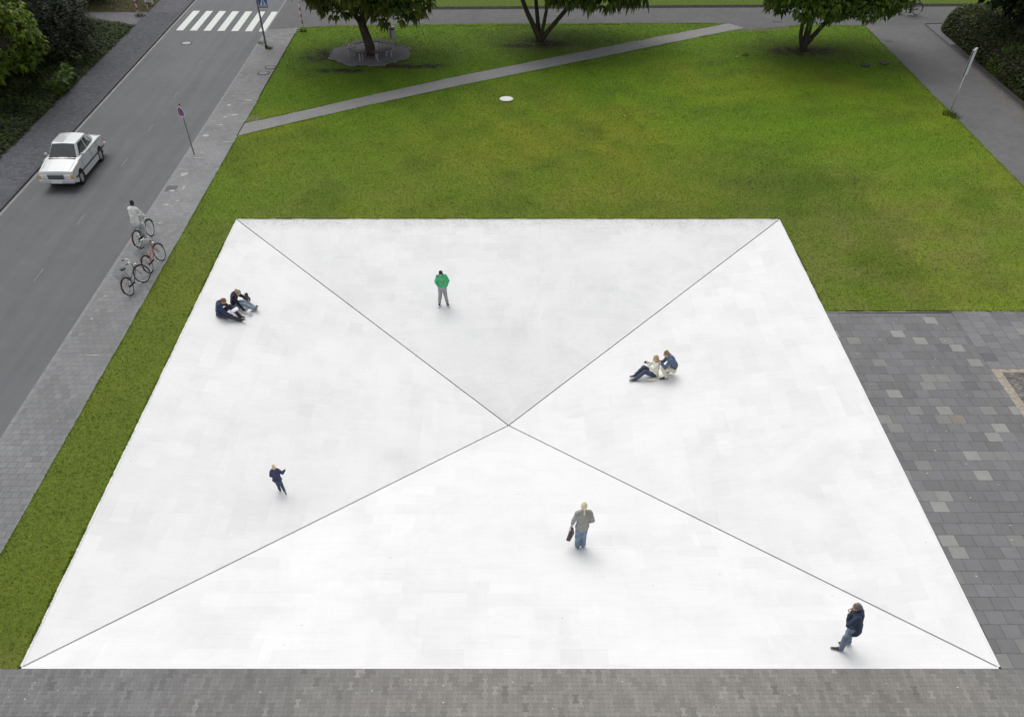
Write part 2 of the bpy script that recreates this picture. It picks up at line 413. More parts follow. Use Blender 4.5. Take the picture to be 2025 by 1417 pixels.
c=m.mix(1.0,bt.outputs[0],m.ramp(m.noise(.5,5,.6),.3,.65,grey(.88),grey(1.05)),'MULTIPLY'); M_DIAG=m.col(c)
sheet('path',[DL+DU[::-1]],.011,M_DIAG)
sheet('path',[[(25.2,-6),(29.5,-6),(29.5,55.1),(25.2,54.9)]],.0015,M_PATH)
kerbs('kerb',29.5,29.62,10,55.0,.03,M_KERB_D)
kerbs('kerb',29.34,29.40,10,55.0,.006,M_KERB_D)
sheet('soil_bed',[[(29.62,10),(31.5,10),(31.5,55.0),(29.62,55.0)]],.0,M_SOIL)
sheet('gravel_bed',[[(29.62,50.5),(33.5,50.5),(33.5,55.3),(29.62,55.0)]],.012,M_GRAVEL)
mb=MB(); mb.box((31.6,55.3,.0),(4.0,.06,.06),R(3.5)); tag(mb.build('kerb',M_KERB_D),kind='structure')
# low dark edge where the lawn beyond stands a little higher
FU=[(-14.6,58.6),(-3.82,58.73),(14.89,59.17),(35.87,59.57),(60,59.9)]
mb=MB()
for (a,b_) in zip(FU[:-1],FU[1:]): mb.add([(a[0],a[1],0.008),(b_[0],b_[1],0.008),(b_[0],b_[1]+.28,.11),(a[0],a[1]+.28,.11)],[(0,1,2,3)])
tag(mb.build('lawn_edge_bank',M_SOIL),kind='structure')

# ------------------------------------------------------------------ lawn: sheet + blades share one colour function of the place
def seg_mask(x,y,x0,y0,rx,ry,p=2): return np.exp(-(((x-x0)/rx)**2+((y-y0)/ry)**2)**(p/2))
_k=[(np.random.default_rng(50+i)) for i in range(3)]
def vnoise(x,y,scale,seed):
    """smooth value noise"""
    xs=x*scale+1000; ys=y*scale+1000; xi=np.floor(xs).astype(int); yi=np.floor(ys).astype(int); fx=xs-xi; fy=ys-yi
    fx=fx*fx*(3-2*fx); fy=fy*fy*(3-2*fy)
    def h(a,b):
        n=(a*374761393+b*668265263+seed*982451653)&0xffffffff; n=((n^(n>>13))*1274126177)&0xffffffff
        return ((n^(n>>16))&0xffff)/65535.0
    return (h(xi,yi)*(1-fx)+h(xi+1,yi)*fx)*(1-fy)+(h(xi,yi+1)*(1-fx)+h(xi+1,yi+1)*fx)*fy
def fbm(x,y,s,seed,o=3):
    t=0;a=1;n=0
    for i in range(o): t=t+a*vnoise(x,y,s*2**i,seed+i); n+=a; a*=.55
    return t/n
def in_poly(x,y,P):
    r_=np.zeros(x.shape,bool); n=len(P)
    for i in range(n):
        (xa,ya),(xb,yb)=P[i],P[(i+1)%n]
        if ya==yb: continue
        c=((ya>y)!=(yb>y))&(x<(xb-xa)*(y-ya)/(yb-ya)+xa); r_^=c
    return r_
MOW=[(5.2,46.3),(6.6,39.2),(7.98,33.8),(13.0,32.2),(17.5,30.5),(17.2,26.7),(17.4,17.0),(25.2,17.0),(25.2,54.9),(18,54.4),(12.5,51.8)]
def lawn_col(x,y):
    x=np.asarray(x,float); y=np.asarray(y,float)
    g_bright=np.array([.080,.142,.008]); g_mid=np.array([.118,.152,.026]); g_yel=np.array([.152,.160,.019]); g_dark=np.array([.060,.088,.015]); g_brown=np.array([.150,.140,.060])
    n1=fbm(x,y,.16,3); n2=fbm(x,y,.8,9); n3=fbm(x*1.0,y,3.0,17)
    C=np.ones(x.shape+(3,))*g_mid
    def mixin(c,f): 
        nonlocal C; f=np.clip(f,0,1)[...,None]; C=C*(1-f)+c*f
    far=np.clip((y-25)/16,0,1); mixin(g_bright,.25+.72*far*np.clip(.25+n1*1.3,0,1))
    mixin(g_bright,.85*seg_mask(x,y,14.5,39,8,7)); mixin(g_bright,.6*seg_mask(x,y,-11,44,6,7))
    mixin(g_yel,.85*seg_mask(x,y,2,33.5,8,5.2)*np.clip(n2*1.9-.15,0,1))
    mixin(g_yel,.5*np.clip((n1-.5)*5,0,1)*np.clip(n2*1.6,0,1))
    mixin(g_yel,.30*seg_mask(x,y,17,43,7,5)*np.clip(n2*2-.5,0,1))
    mixin(g_brown,.50*seg_mask(x,y,16.5,22,5.5,6)*np.clip(n2*2-.3,0,1))
    mixin(g_brown,.38*np.clip((34-y)/10,0,1)*np.clip(n2*2.6-.9,0,1)*(x>-12.5))
    mixin(g_dark,.42*np.clip((fbm(x,y,.45,61)-.52)*5,0,1))
    mixin(g_dark,.30*seg_mask(x,y,14,28,4,4)+.25*seg_mask(x,y,9,25.8,9,.7))
    # grass thins to bare earth under three trees; their shade painted darker green
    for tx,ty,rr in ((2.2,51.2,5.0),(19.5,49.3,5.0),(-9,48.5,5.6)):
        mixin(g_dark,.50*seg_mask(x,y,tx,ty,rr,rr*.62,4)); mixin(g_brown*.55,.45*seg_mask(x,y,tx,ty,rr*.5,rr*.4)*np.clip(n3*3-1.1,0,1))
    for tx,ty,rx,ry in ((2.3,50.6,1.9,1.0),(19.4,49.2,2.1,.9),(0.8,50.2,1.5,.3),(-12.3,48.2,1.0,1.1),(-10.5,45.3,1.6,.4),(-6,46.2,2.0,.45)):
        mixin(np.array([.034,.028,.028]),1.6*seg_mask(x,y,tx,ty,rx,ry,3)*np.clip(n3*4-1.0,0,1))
    # the mown area: a crisp turn line with different lie of the grass
    ins=in_poly(x+.5*(n2-.5),y+.5*(n2-.5),MOW); k=np.where(ins,1.10,.97)[...,None]; C=C*k
    edge=in_poly(x+.16+.5*(n2-.5),y-.14+.5*(n2-.5),MOW)^ins; C=C*np.where(edge&(y<47),.885,1.0)[...,None]
    # strip beside the square
    st=(x<-12.5); mixin(np.array([.100,.122,.028]),.6*st*(y<25)); mixin(g_brown,.55*st*np.clip(1-np.abs(x+13.05-.25*(n1-.5))/.16,0,1)*np.clip(1-np.abs(y-22)/4,0,1)*np.clip(n3*2,0,1))
    mixin(g_brown,.5*np.clip((1.2-y)/1.2,0,1)*st)
    # trodden edges of the diagonal path
    mixin(g_brown,.55*seg_mask(x,y,5,49.6,4,.5)*np.clip(n3*3-.8,0,1)); mixin(np.array([.16,.145,.12]),.9*seg_mask(x,y,17,54.0,2.5,.35)); mixin(np.array([.16,.145,.12]),.8*seg_mask(x,y,-14.3,37.3,.5,.5))
    # faint long mowing passes
    ps=np.sin((x*.86+y*.5)*2*PI/2.6+n1*3); C=C*(1+.045*ps*np.clip((y-26)/6,0,1)*(x<7))[...,None]
    ps=np.sin((x*.35-y*.94)*2*PI/2.4+n1*2); C=C*(1+.04*ps*ins)[...,None]
    C=C*(1+.26*(n3-.5))[...,None]*np.array([1.31,1.41,.93])
    return np.clip(C,.005,.6)
xs=np.concatenate([[-14.60],np.arange(-14.5,25.01,.25),[25.2]]); ys=np.arange(0,55.76,.25)
X,Y=np.meshgrid(xs,ys,indexing='ij')
Vl=np.stack([X,Y,0*X],-1).reshape(-1,3); ny=len(ys); idx=np.arange(len(xs)*ny).reshape(len(xs),ny)
Fq=np.stack([idx[:-1,:-1],idx[1:,:-1],idx[1:,1:],idx[:-1,1:]],-1).reshape(-1,4)
cx=(X[:-1,:-1]+X[1:,1:])/2; cyy=(Y[:-1,:-1]+Y[1:,1:])/2
def lawn_ok(x,y):
    upper=np.interp(x,[-14.7,-12,-6.7,-3.7,8.8,25.3],[54.2,54.8,55.0,55.15,55.4,55.6])+.1
    return ~((np.abs(x)<12.5)&(y<25))&~((x>12.5)&(y<17.05))&(y<upper)
keep=(~((np.abs(cx)<12.5)&(cyy<25))&~((cx>12.5)&(cyy<17))).ravel()
Fq=Fq[keep]
def grass_sheet_mat():
    m=NM('lawn_turf',.9,.12); c=m.attr()
    n=m.noise(24,5,.75,m.mapv((1.0,2.2,1),(0,0,.3))); n2=m.noise(7,4,.65); n3=m.noise(60,3,.7)
    c=m.mix(1.0,c,m.ramp(n,.3,.7,grey(.66),grey(1.30)),'MULTIPLY'); c=m.mix(1.0,c,m.ramp(n2,.3,.7,grey(.70),grey(1.20)),'MULTIPLY')
    c=m.mix(m.ramp(n3,.64,.84),c,(.24,.23,.07))
    m.bump(n,.9,.04); return m.col(c)
M_TURF=grass_sheet_mat()
me=fast_mesh('lawn',Vl,Fq); a=me.attributes.new('Col','FLOAT_COLOR','POINT')
cc=np.ones((len(Vl),4),np.float32); cc[:,:3]=lawn_col(Vl[:,0],Vl[:,1]); a.data.foreach_set('color',cc.ravel())
tag(link('lawn',me,M_TURF),kind='structure')
# lawn beyond the far path and behind
def plain_lawn(name,poly,z,colr):
    n=len(poly); me=py_mesh(name,[(x,y,z) for x,y in poly],[tuple(range(n))])
    a=me.attributes.new('Col','FLOAT_COLOR','POINT'); a.data.foreach_set('color',[*colr,1]*n)
    return tag(link(name,me,M_TURF),kind='structure')
plain_lawn('lawn_beyond',[(-14.6,58.88),(-3.82,59.01),(14.89,59.45),(35.87,59.85),(60,60.2),(200,62),(200,260),(-14.6,260)],.11,(.095,.145,.014))
plain_lawn('verge',[(-45,58.1),(-26.3,58.1),(-26.3,95),(-45,95)],.02,(.085,.072,.030))
# grass blades, uncountable
def blades(N,xr,yr,seed,maskf,colf,z0=0,h=(.03,.07),wd=.011):
    r=np.random.default_rng(seed); x=r.uniform(*xr,N); y=r.uniform(*yr,N); k=maskf(x,y); x=x[k];y=y[k];n=len(x)
    a=r.uniform(0,2*PI,n); hh=r.uniform(*h,n); w_=wd*r.uniform(.7,1.5,n); ln=r.uniform(.2,1.1,n)*hh; la=r.uniform(0,2*PI,n)
    b=np.stack([x,y,np.full(n,z0)],-1); d=np.stack([np.cos(a),np.sin(a),0*a],-1)*w_[:,None]
    tip=b+np.stack([np.cos(la)*ln,np.sin(la)*ln,hh],-1)
    V=np.stack([b-d,b+d,tip],1).reshape(-1,3); F=np.arange(3*n).reshape(-1,3)
    C=colf(x,y)*(r.uniform(.62,1.45,n))[:,None]
    dry=r.random(n)<.06; C[dry]=np.array([.30,.27,.11])
    return V,F,C
def not_path(x,y):
    lo=np.interp(x,[p[0] for p in DL],[p[1] for p in DL]); up=np.interp(x,[p[0] for p in DU],[p[1] for p in DU])
    onp=(y>lo+.02)&(y<up-.02)&(x<16.6); gr=((x+8.9)/2.7)**2+((y-48.5)/2.6)**2<1
    fl=np.interp(x,[p[0] for p in FAR_LOW[1:]],[p[1] for p in FAR_LOW[1:]])
    return lawn_ok(x,y)&~onp&~gr&(y<fl)
V1,F1,C1=blades(330000,(-14.6,25.2),(0,55.4),21,not_path,lawn_col)
def edge_blades(segs,seed,out=.03):
    r=np.random.default_rng(seed); Vs=[];Cs=[]
    for (xa,ya,xb,yb,nx,nyy,dens) in segs:
        L_=math.hypot(xb-xa,yb-ya); n=int(L_*dens); f=r.random(n); g=np.abs(r.normal(0,.045,n)); clump=fbm(f*L_*1.0,f*0+seed,1.7,seed,3)
        keep=r.random(n)<np.clip((clump-.30)*3,.15,1); f=f[keep];g=g[keep];n=len(f)
        x=xa+(xb-xa)*f-nx*g; y=ya+(yb-ya)*f-nyy*g; h=r.uniform(.02,.05,n); l=r.uniform(.0,out*2.0,n); t=r.uniform(-.03,.03,n)
        b=np.stack([x,y,np.zeros(n)],-1); tip=np.stack([x+nx*l+nyy*t,y+nyy*l+nx*t,h],-1); d=np.stack([np.full(n,abs(nyy))*.012,np.full(n,abs(nx))*.012,np.zeros(n)],-1)
        Vs.append(np.stack([b-d,b+d,tip],1).reshape(-1,3)); Cs.append(lawn_col(x,y)*r.uniform(.75,1.45,n)[:,None])
    V=np.concatenate(Vs); return V,np.arange(len(V)).reshape(-1,3),np.concatenate(Cs)
V2,F2,C2=edge_blades([(-12.5,25.0,12.5,25.0,0,-1,260),(-12.5,0,-12.5,25,1,0,260),(12.5,17,12.5,25,-1,0,260),(12.5,17.03,25.2,17.03,0,-1,220),(-14.6,0,-14.6,34.6,-1,0,200),(-14.6,36.7,-14.6,54.0,-1,0,160),(25.2,17,25.2,54.7,1,0,180),
   (DL[0][0],DL[0][1],DL[2][0],DL[2][1],-.54,.84,160),(DL[2][0],DL[2][1],DL[5][0],DL[5][1],-.51,.86,150),(DU[0][0],DU[0][1],DU[3][0],DU[3][1],.55,-.83,150),(DU[3][0],DU[3][1],DU[5][0],DU[5][1],.51,-.86,140),(-14.5,54.3,15,55.3,0,1,120)],77)
tag(link('lawn_grass',fast_mesh('lawn_grass',np.concatenate([V1,V2]),np.concatenate([F1,F2+len(V1)]),np.concatenate([C1,C2])),M_GRASS),
    'short mown green grass covering the lawn around the white square','grass',kind='stuff')

# ------------------------------------------------------------------ the sunken white square
DEP=2.0
def gz(x,y):
    mm=max(abs(x),abs(y-12.5))/12.5
    return -DEP*(1-mm) if mm<1 else 0.0
sq=thing('sunken_square','large white concrete square sloping down to its centre, set in the lawn','artwork',(0,12.5,0))
def panel(ax,mat,name='slope_panel'):
    # corners on the rim, pulled back from the joints by half the gap
    g=.027; t=.16
    A=Vector((-12.44+g*1.41,-12.44,-.0096)); Bv=Vector((12.44-g*1.41,-12.44,-.0096)); Cc=Vector((0,-g*1.41,-DEP+.006))
    Rm=Matrix.Rotation(ax,3,'Z'); mb=MB()
    P=[Rm@A,Rm@Bv,Rm@Cc]; Q=[p-Vector((0,0,t)) for p in P]
    mb.add(P+Q,[(0,1,2),(5,4,3),(0,3,4,1),(1,4,5,2),(2,5,3,0)])
    o=mb.build(name,mat,sq); return o
for i,(ax,seed,d) in enumerate(((0,1,0),(PI/2,2,0),(PI,3,1),(-PI/2,4,0))):
    m_=concrete('white_concrete_%s'%('near','right','far','left')[i],0 if i%2==0 else PI/2,seed,d)
    panel(ax,m_)
M_WC=simple('white_concrete_edge',(.80,.80,.79),.75,.2,var=.03,scale=3)
for i in range(4):
    ax=i*PI/2; mb=MB(); mb.box((0,-12.5+.03,-.0805),(24.998,.058,.165)); mb.xf(Matrix.Rotation(ax,3,'Z')); mb.build('rim',M_WC,sq)
M_JOINT=simple('joint_groove',(.14,.135,.125),.9,.1,var=.2,scale=3)
for i in range(4):
    ax=i*PI/2; mb=MB(); g=.055
    mb.add([(-12.47,-12.47-0,-.055),(-12.47+g,-12.47-g*0,-.055),(g/2,-g/2,-DEP-.06),(-g/2,g/2,-DEP-.06),(-12.47,-12.47+g,-.055)],[(0,1,2,3,4)])
    mb.xf(Matrix.Rotation(ax,3,'Z')); mb.build('joint',M_JOINT,sq)
# ------------------------------------------------------------------ road markings, lids, gullies
RZ=GZ+.03
zc=thing('zebra_crossing','white zebra crossing of seven stripes painted across the road','zebra crossing',(-20,0,RZ))
for k in range(7):
    x0=-23.15+k*.972; ya=53.98-.04*k; yb=58.75-.04*k
    P=[(x0,ya),(x0+.50,ya),(x0+.50,yb),(x0,yb)]
    mb=MB(); mb.add([(x+20,y,.006) for x,y in P],[(0,1,2,3)]); mb.build('stripe',M_MARK,zc)
mb=MB()
for y0 in (19.5,24.6,31.0,35.6,40.8,46.4): mb.add([(-19.74,y0,RZ+.005),(-19.70,y0,RZ+.005),(-19.70,y0+1.1,RZ+.005),(-19.75,y0+1.1,RZ+.005)],[(0,1,2,3)])
tag(mb.build('lane_marking',M_WORN),kind='structure')
sheet('tactile_strip',[[(-16.6+.42*i+.1*dy,50.6+.62*i+dy),(-16.6+.42*i+.1*dy+.36,50.6+.62*i+dy),(-16.6+.42*i+.1*dy+.36,50.6+.62*i+dy+.22),(-16.6+.42*i+.1*dy,50.6+.62*i+dy+.22)] for i in range(5) for dy in (0,.45,.9)],.012,simple('pale_tactile_stone',(.20,.20,.192),.85,.2))
sheet('asphalt_patch',[[(-16.64,27.95),(-16.10,27.95),(-16.10,28.55),(-16.64,28.55)]],.005,simple('patch_asphalt',(.10,.098,.102),.9,.1,var=.2,scale=20))
# pale limey washes on the pavement (own shapes)
M_LIME=NM('lime_stain',.9,.1); q=M_LIME; M_LIME=q.col((.42,.42,.39))
def blotch(x,y,rx,ry,seed,z=.006,mat=None,name='pale_stain'):
    r=np.random.default_rng(seed); P=[]
    for k in range(11):
        a=2*PI*k/11; f=r.uniform(.45,1.15); P.append((x+rx*f*math.cos(a),y+ry*f*math.sin(a)))
    return P
st=[(-16.3,28.0+.0,.18,.14),(-15.78,28.3,.07,.28),(-16.2,29.9,.2,.25),(-16.0,31.9,.35,.05),(-15.95,32.6,.1,.05),(-16.35,34.9,.2,.22),(-15.9,36.4,.28,.07),(-15.9,37.6,.2,.15),(-15.5,37.9,.3,.12),(-16.1,39.4,.12,.18),
    (-15.2,40.2,.3,.08),(-16.1,26.5,.14,.12),(-15.7,26.9,.1,.1),(-15.9,24.6,.09,.07),(-16.3,23.4,.12,.06),(-14.95,34.0,.45,.04),(-16.2,22.4,.05,.04),(-16.2,20.9,.05,.05),(-16.3,18.2,.05,.05),(-16.25,16.5,.06,.05),(-15.3,14.0,.3,.04)]
sheet('pale_stain',[blotch(*b_,i+5) for i,b_ in enumerate(st)],.0065,M_LIME)
tag(bpy.data.objects['pale_stain'],kind='structure')
# droppings / chewing gum spots on slabs, tiny
r=np.random.default_rng(91); P=[]
for k in range(46):
    x=r.uniform(12.8,17.2); y=r.uniform(.2,16.5); P.append(blotch(x,y,r.uniform(.015,.04),r.uniform(.015,.035),k))
for k in range(30):
    x=r.uniform(-13,20); y=r.uniform(-1.3,-.1); P.append(blotch(x,y,r.uniform(.012,.035),r.uniform(.012,.03),k+60))
for k in range(40):
    x=r.uniform(-16.6,-14.8); y=r.uniform(3,26); P.append(blotch(x,y,r.uniform(.012,.03),r.uniform(.012,.03),k+90))
o=sheet('gum_spots',P,.006,simple('gum',(.36,.36,.34),.9,.1)); o['kind']='stuff'; tag(o,'scattered pale chewing gum spots on the paving around the square','spots')
# fallen bits on the lawn
def lid(name,label,cat,x,y,z,rad,mr,mc,group=None,square=False):
    t=thing(name,label,cat,(x,y,z),group=group); mb=MB()
    if square:
        mb.box((0,0,.003),(rad*1.7,rad*1.1,.006)); mb.build('frame',mr,t); mb=MB()
        for k in range(7): mb.box((-rad*.7+k*rad*.23,0,.010),(rad*.11,rad*.86,.008))
        mb.build('grate',mc,t); return t
    mb.lathe([(rad*.80,.0),(rad*.80,.010),(rad,.010),(rad,0)],28,closed=True); mb.build('frame',mr,t)
    mb=MB(); mb.lathe([(rad*.77,.0),(rad*.77,.013),(rad*.70,.016)],28)
    for a in (0.6,3.6): mb.box((rad*.55*math.cos(a),rad*.55*math.sin(a),.017),(.05,.03,.006),a)
    mb.build('cover',mc,t); return t
lid('manhole_cover','round pale manhole cover in the road before the zebra crossing','manhole cover',-21.66,51.12,RZ+.002,.39,M_DIRON,simple('worn_lid',(.27,.27,.255),.8,.2),'manhole covers')
lid('manhole_cover','manhole cover in the pavement, nearer one of the pair by the lawn edge','manhole cover',-15.19,44.88,.002,.40,M_DIRON,M_IRON,'manhole covers')
lid('manhole_cover','manhole cover cut by the lawn edge, farther one of the pair on the pavement','manhole cover',-14.95,45.94,.003,.38,M_DIRON,M_IRON,'manhole covers')
lid('manhole_cover','white concrete manhole lid lying alone in the middle of the lawn','manhole cover',-0.06,40.29,.035,.395,M_LIDC,M_LIDC,'manhole covers')
lid('manhole_cover','dark iron lid in the lawn, left one of the pair near the right path','manhole cover',22.72,46.28,.03,.32,M_SOIL,M_DIRON,'manhole covers')
lid('manhole_cover','dark iron lid in the lawn, right one of the pair near the right path','manhole cover',24.03,46.67,.03,.30,M_SOIL,M_DIRON,'manhole covers')
lid('drain_grate','small dark drain grate in the far path behind the bin','drain',-6.26,55.45,.008,.36,M_BLACK,M_BLACK,'drain grates',True)
lid('drain_grate','small dark drain grate in the far path left of the three-stemmed right tree','drain',19.2,55.7,.008,.36,M_BLACK,M_BLACK,'drain grates',True)
lid('drain_grate','grey gully grate in the asphalt path at the lawn edge','drain',25.8,51.3,.004,.30,M_DIRON,M_IRON,'drain grates',True)

# ------------------------------------------------------------------ foliage
def leaf_mesh(name,c,o,size,tone,k=5,spread=1.15,droop=.45,width=.30,seed=0,fold=0,jit=.25):
    """c (n,3) cluster points, o (n,3) outward; k leaflets radiate from every point and droop"""
    r=np.random.default_rng(seed); n=len(c); tone=np.asarray(tone)*1.3
    up=np.array([0,0,1.0]); o=o/np.linalg.norm(o,axis=1,keepdims=True)
    h=o.copy(); h[:,2]*=.4; h+=r.normal(0,jit,(n,3)); h/=np.linalg.norm(h,axis=1,keepdims=True)
    side=np.cross(h,up); side/=np.linalg.norm(side,axis=1,keepdims=True)+1e-6
    nor=np.cross(side,h)
    Vs=[];Cs=[]
    sz=size*r.uniform(.7,1.25,n)
    for i in range(k):
        a=(i-(k-1)/2)/max(1,(k-1)/2)*spread if k>1 else 0
        a=a+r.normal(0,.18,n)
        d=h*np.cos(a)[:,None]+side*np.sin(a)[:,None]
        L=sz*(1-.25*abs(i-(k-1)/2)/max(1,(k-1)/2))*r.uniform(.8,1.15,n)
        dr=droop*r.uniform(.4,1.5,n)
        mid=c+d*(L*.55)[:,None]-up*(L*dr*.20)[:,None]
        tip=c+d*L[:,None]-up*(L*dr)[:,None]
        wv=np.cross(d,nor); wv/=np.linalg.norm(wv,axis=1,keepdims=True)+1e-6
        tw=r.normal(0,.35,n)[:,None]; wv=wv+nor*tw
        wv*= (L*width)[:,None]
        Vs.append(np.stack([c,mid-wv,tip,mid+wv],1)); 
        Cs.append(tone*r.uniform(.8,1.2,n)[:,None])
    V=np.stack(Vs,1).reshape(-1,3); F=np.arange(len(V)).reshape(-1,4); C=np.stack(Cs,1).reshape(-1,3)
    return fast_mesh(name,V,F,C)
def crown_points(blobs,per_m2,seed,inner=.78):
    r=np.random.default_rng(seed); P=[];O=[];B_=[]
    for bi,(cx_,cy_,cz_,rad) in enumerate(blobs):
        n=max(12,int(per_m2*4*PI*rad*rad)); d=r.normal(0,1,(n,3)); d/=np.linalg.norm(d,axis=1,keepdims=True)
        rr=rad*(inner+(1.08-inner)*r.random(n)**.6); p=np.array([cx_,cy_,cz_])+d*rr[:,None]*np.array([1,1,.85])
        P.append(p);O.append(d);B_.append(np.full(n,bi))
    return np.concatenate(P),np.concatenate(O),np.concatenate(B_)
def blob_shell(center,radii,nb,rb,seed,zmin=None,inner=.62,skip=.12):
    r=np.random.default_rng(seed); out=[]
    for i in range(nb):
        g=(i+.5)/nb; ph=math.acos(1-2*g); th=PI*(1+5**.5)*i
        if r.random()<skip: continue
        f=r.uniform(inner,1.0)
        p=[center[0]+radii[0]*f*math.cos(th)*math.sin(ph),center[1]+radii[1]*f*math.sin(th)*math.sin(ph),center[2]+radii[2]*f*math.cos(ph)]
        p[0]+=r.normal(0,.2);p[1]+=r.normal(0,.2)
        if zmin is not None and p[2]<zmin: p[2]=zmin+r.uniform(0,.35)
        out.append((p[0],p[1],p[2],r.uniform(*rb)))
    return out
def tree(label,base,center,radii,nb,rb,seed,tones,stems,leaf,per=9,k=5,zmin=None,group='lawn trees',spread=1.15,droop=.45,width=.28,skip=.12,cat='tree',name='tree',jit=.25,extra=None):
    t=thing(name,label,cat,base,group=group)
    bl=blob_shell(center,radii,nb,rb,seed,zmin,skip=skip)
    if extra: bl+=extra
    P,O,Bi=crown_points(bl,per,seed+1)
    r=np.random.default_rng(seed+2)
    bt=r.uniform(.75,1.25,len(bl))[Bi]
    tn=np.array([tones[i] for i in r.integers(0,len(tones),len(P))])*bt[:,None]
    P=P-np.array(base); 
    if zmin is not None:
        kz=P[:,2]+base[2]>zmin-.25; P=P[kz];O=O[kz];tn=tn[kz]
    link('crown',leaf_mesh('crown',P,O,leaf,tn,k,spread,droop,width,seed+3,jit=jit),M_LEAF,t)
    mb=MB(); bv=Vector(base)
    for (pts,r0,r1) in stems:
        m_=len(pts); mb.tube([Vector(p)-bv for p in pts],[r0+(r1-r0)*i/(m_-1) for i in range(m_)],9)
    # limbs to the clumps
    tops=[Vector(s[0][-1]) for s in stems]
    for i,bb in enumerate(bl):
        if i%3: continue
        e=Vector(bb[:3]); s_=min(tops,key=lambda q:(q-e).length)
        mid=(s_*.5+e*.5)+Vector((0,0,.25)); mb.tube([s_-bv,mid-bv,e-bv],[.055,.035,.012],6)
    mb.build('trunk',M_BARK,t,smooth=True)
    return t
TW=Vector
GT=[(.085,.125,.022),(.11,.155,.028),(.145,.185,.038),(.055,.088,.018)]
tree('broad horse chestnut growing through the octagonal bench',(-8.85,48.35,0),(-9.05,48.8,5.9),(5.1,4.8,3.7),110,(.75,1.2),31,GT+[(.15,.15,.03)],
     [([(-8.85,48.35,-.05),(-8.9,48.35,.5),(-9.15,48.45,1.25),(-9.3,48.5,1.75)],.34,.24),
      ([(-9.3,48.5,1.65),(-9.9,48.4,2.4),(-10.8,48.3,3.6)],.17,.10),([(-9.25,48.5,1.6),(-9.1,48.9,2.6),(-8.9,49.2,4.2)],.18,.11),([(-9.2,48.5,1.55),(-8.5,48.4,2.4),(-7.3,48.3,3.8)],.16,.10)],
     .36,per=10,zmin=2.32,droop=.7,skip=.10)
tree('small horse chestnut with four stems forking at the ground, middle of the far lawn',(2.2,51.35,0),(4.3,51.4,5.3),(6.0,4.4,3.4),90,(.6,1.1),41,[(.068,.108,.020),(.095,.135,.026),(.046,.074,.016)],
     [([(2.2,51.35,-.05),(2.05,51.4,.35),(1.35,51.2,1.5),(.6,51.0,3.0),(.3,51,4.2)],.21,.085),([(2.2,51.35,0),(2.35,51.5,.4),(2.6,51.6,1.6),(2.6,51.7,3.2)],.16,.08),
      ([(2.25,51.3,0),(2.75,51.3,.55),(3.75,51.1,1.6),(4.9,51.0,3.0),(5.6,50.9,4.2)],.17,.085),([(2.2,51.5,0),(2.1,51.9,.6),(1.9,52.4,2.0),(1.9,52.5,3.6)],.18,.09)],
     .40,per=6.0,zmin=2.55,droop=1.0,skip=.22)
tree('loose leafy tree with slim stems beside the right path',(19.5,49.4,0),(20.2,49.3,5.3),(6.0,4.7,3.7),125,(.65,1.15),51,[(.090,.150,.022),(.12,.18,.03),(.065,.115,.018),(.145,.195,.036)],
     [([(19.5,49.4,-.05),(19.55,49.4,.5),(19.6,49.6,2.0),(19.7,49.6,4.0)],.27,.13),([(19.45,49.35,.1),(19.1,49.3,.8),(18.95,49.2,2.0),(18.8,49.2,3.6)],.15,.09),
      ([(19.6,49.4,.3),(20.2,49.3,1.1),(20.95,49.2,2.1),(22.0,49.2,3.6)],.17,.09)],
     .21,per=20,k=3,zmin=2.2,droop=.8,width=.36,skip=.12,spread=1.4)
tree('dark tree with a bare brown trunk standing in the hedge at the far right',(32.85,48.0,0),(33.9,49.6,5.7),(4.6,4.2,3.9),80,(.7,1.2),61,[(.022,.036,.012),(.030,.048,.014)],
     [([(32.85,48.0,-.05),(32.75,48.2,1.2),(32.5,48.9,2.4),(32.6,49.4,4.4)],.26,.2),([(32.6,48.6,1.9),(33.2,49.0,2.8),(34.0,49.3,3.8)],.12,.07)],
     .34,per=8,zmin=2.1,droop=.7,group='hedge and trees at the right')
# left: bright maple, dark yew, feathery shrubs, bank of ground cover
tree('bright green maple spreading over the bank at the upper left',(-29.9,40.2,0),(-30.1,39.9,3.4),(3.6,4.6,2.6),85,(.5,.9),71,[(.085,.145,.014),(.12,.185,.018),(.155,.205,.022),(.038,.070,.012)],
     [([(-29.9,40.2,-.05),(-29.9,40.2,1.0),(-29.7,40.1,2.4)],.2,.12),([(-29.8,40.2,.9),(-28.6,39.6,2.0),(-27.4,39.2,2.8)],.11,.05),([(-29.8,40.2,.8),(-31,41,2.4)],.11,.05)],
     .22,per=17,k=5,zmin=1.2,droop=.6,width=.30,group='trees and shrubs on the left bank',skip=.22)
def shrub(name,label,base,center,radii,nb,rb,seed,tones,leaf,per,k=3,group='trees and shrubs on the left bank',droop=.3,width=.3,zmin=.1,cat='shrub'):
    return tree(label,base,center,radii,nb,rb,seed,tones,[([base,(base[0],base[1],center[2]*.6)],.10,.05)],leaf,per,k,zmin,group,1.3,droop,width,.08,cat,name)
shrub('yew','dense near-black yew behind the bright maple',(-29.2,47.2,0),(-29.2,47.2,1.9),(2.2,4.0,2.3),75,(.5,.8),81,[(.011,.022,.008),(.016,.029,.010),(.008,.014,.006)],.15,34,cat='yew')
shrub('tall_shrub','dark leafy shrub with lighter tips, beside the side path',(-31.2,52.2,0),(-31.0,51.6,2.1),(3.0,2.4,1.9),50,(.5,.8),85,[(.022,.036,.010),(.030,.050,.012),(.060,.092,.014)],.2,20)
shrub('tall_shrub','dark shrub beyond the side path at the top left corner',(-33.0,60.5,0),(-32.4,60.6,2.0),(3.4,1.8,2.0),46,(.5,.8),87,[(.016,.026,.010),(.026,.040,.012)],.2,18)
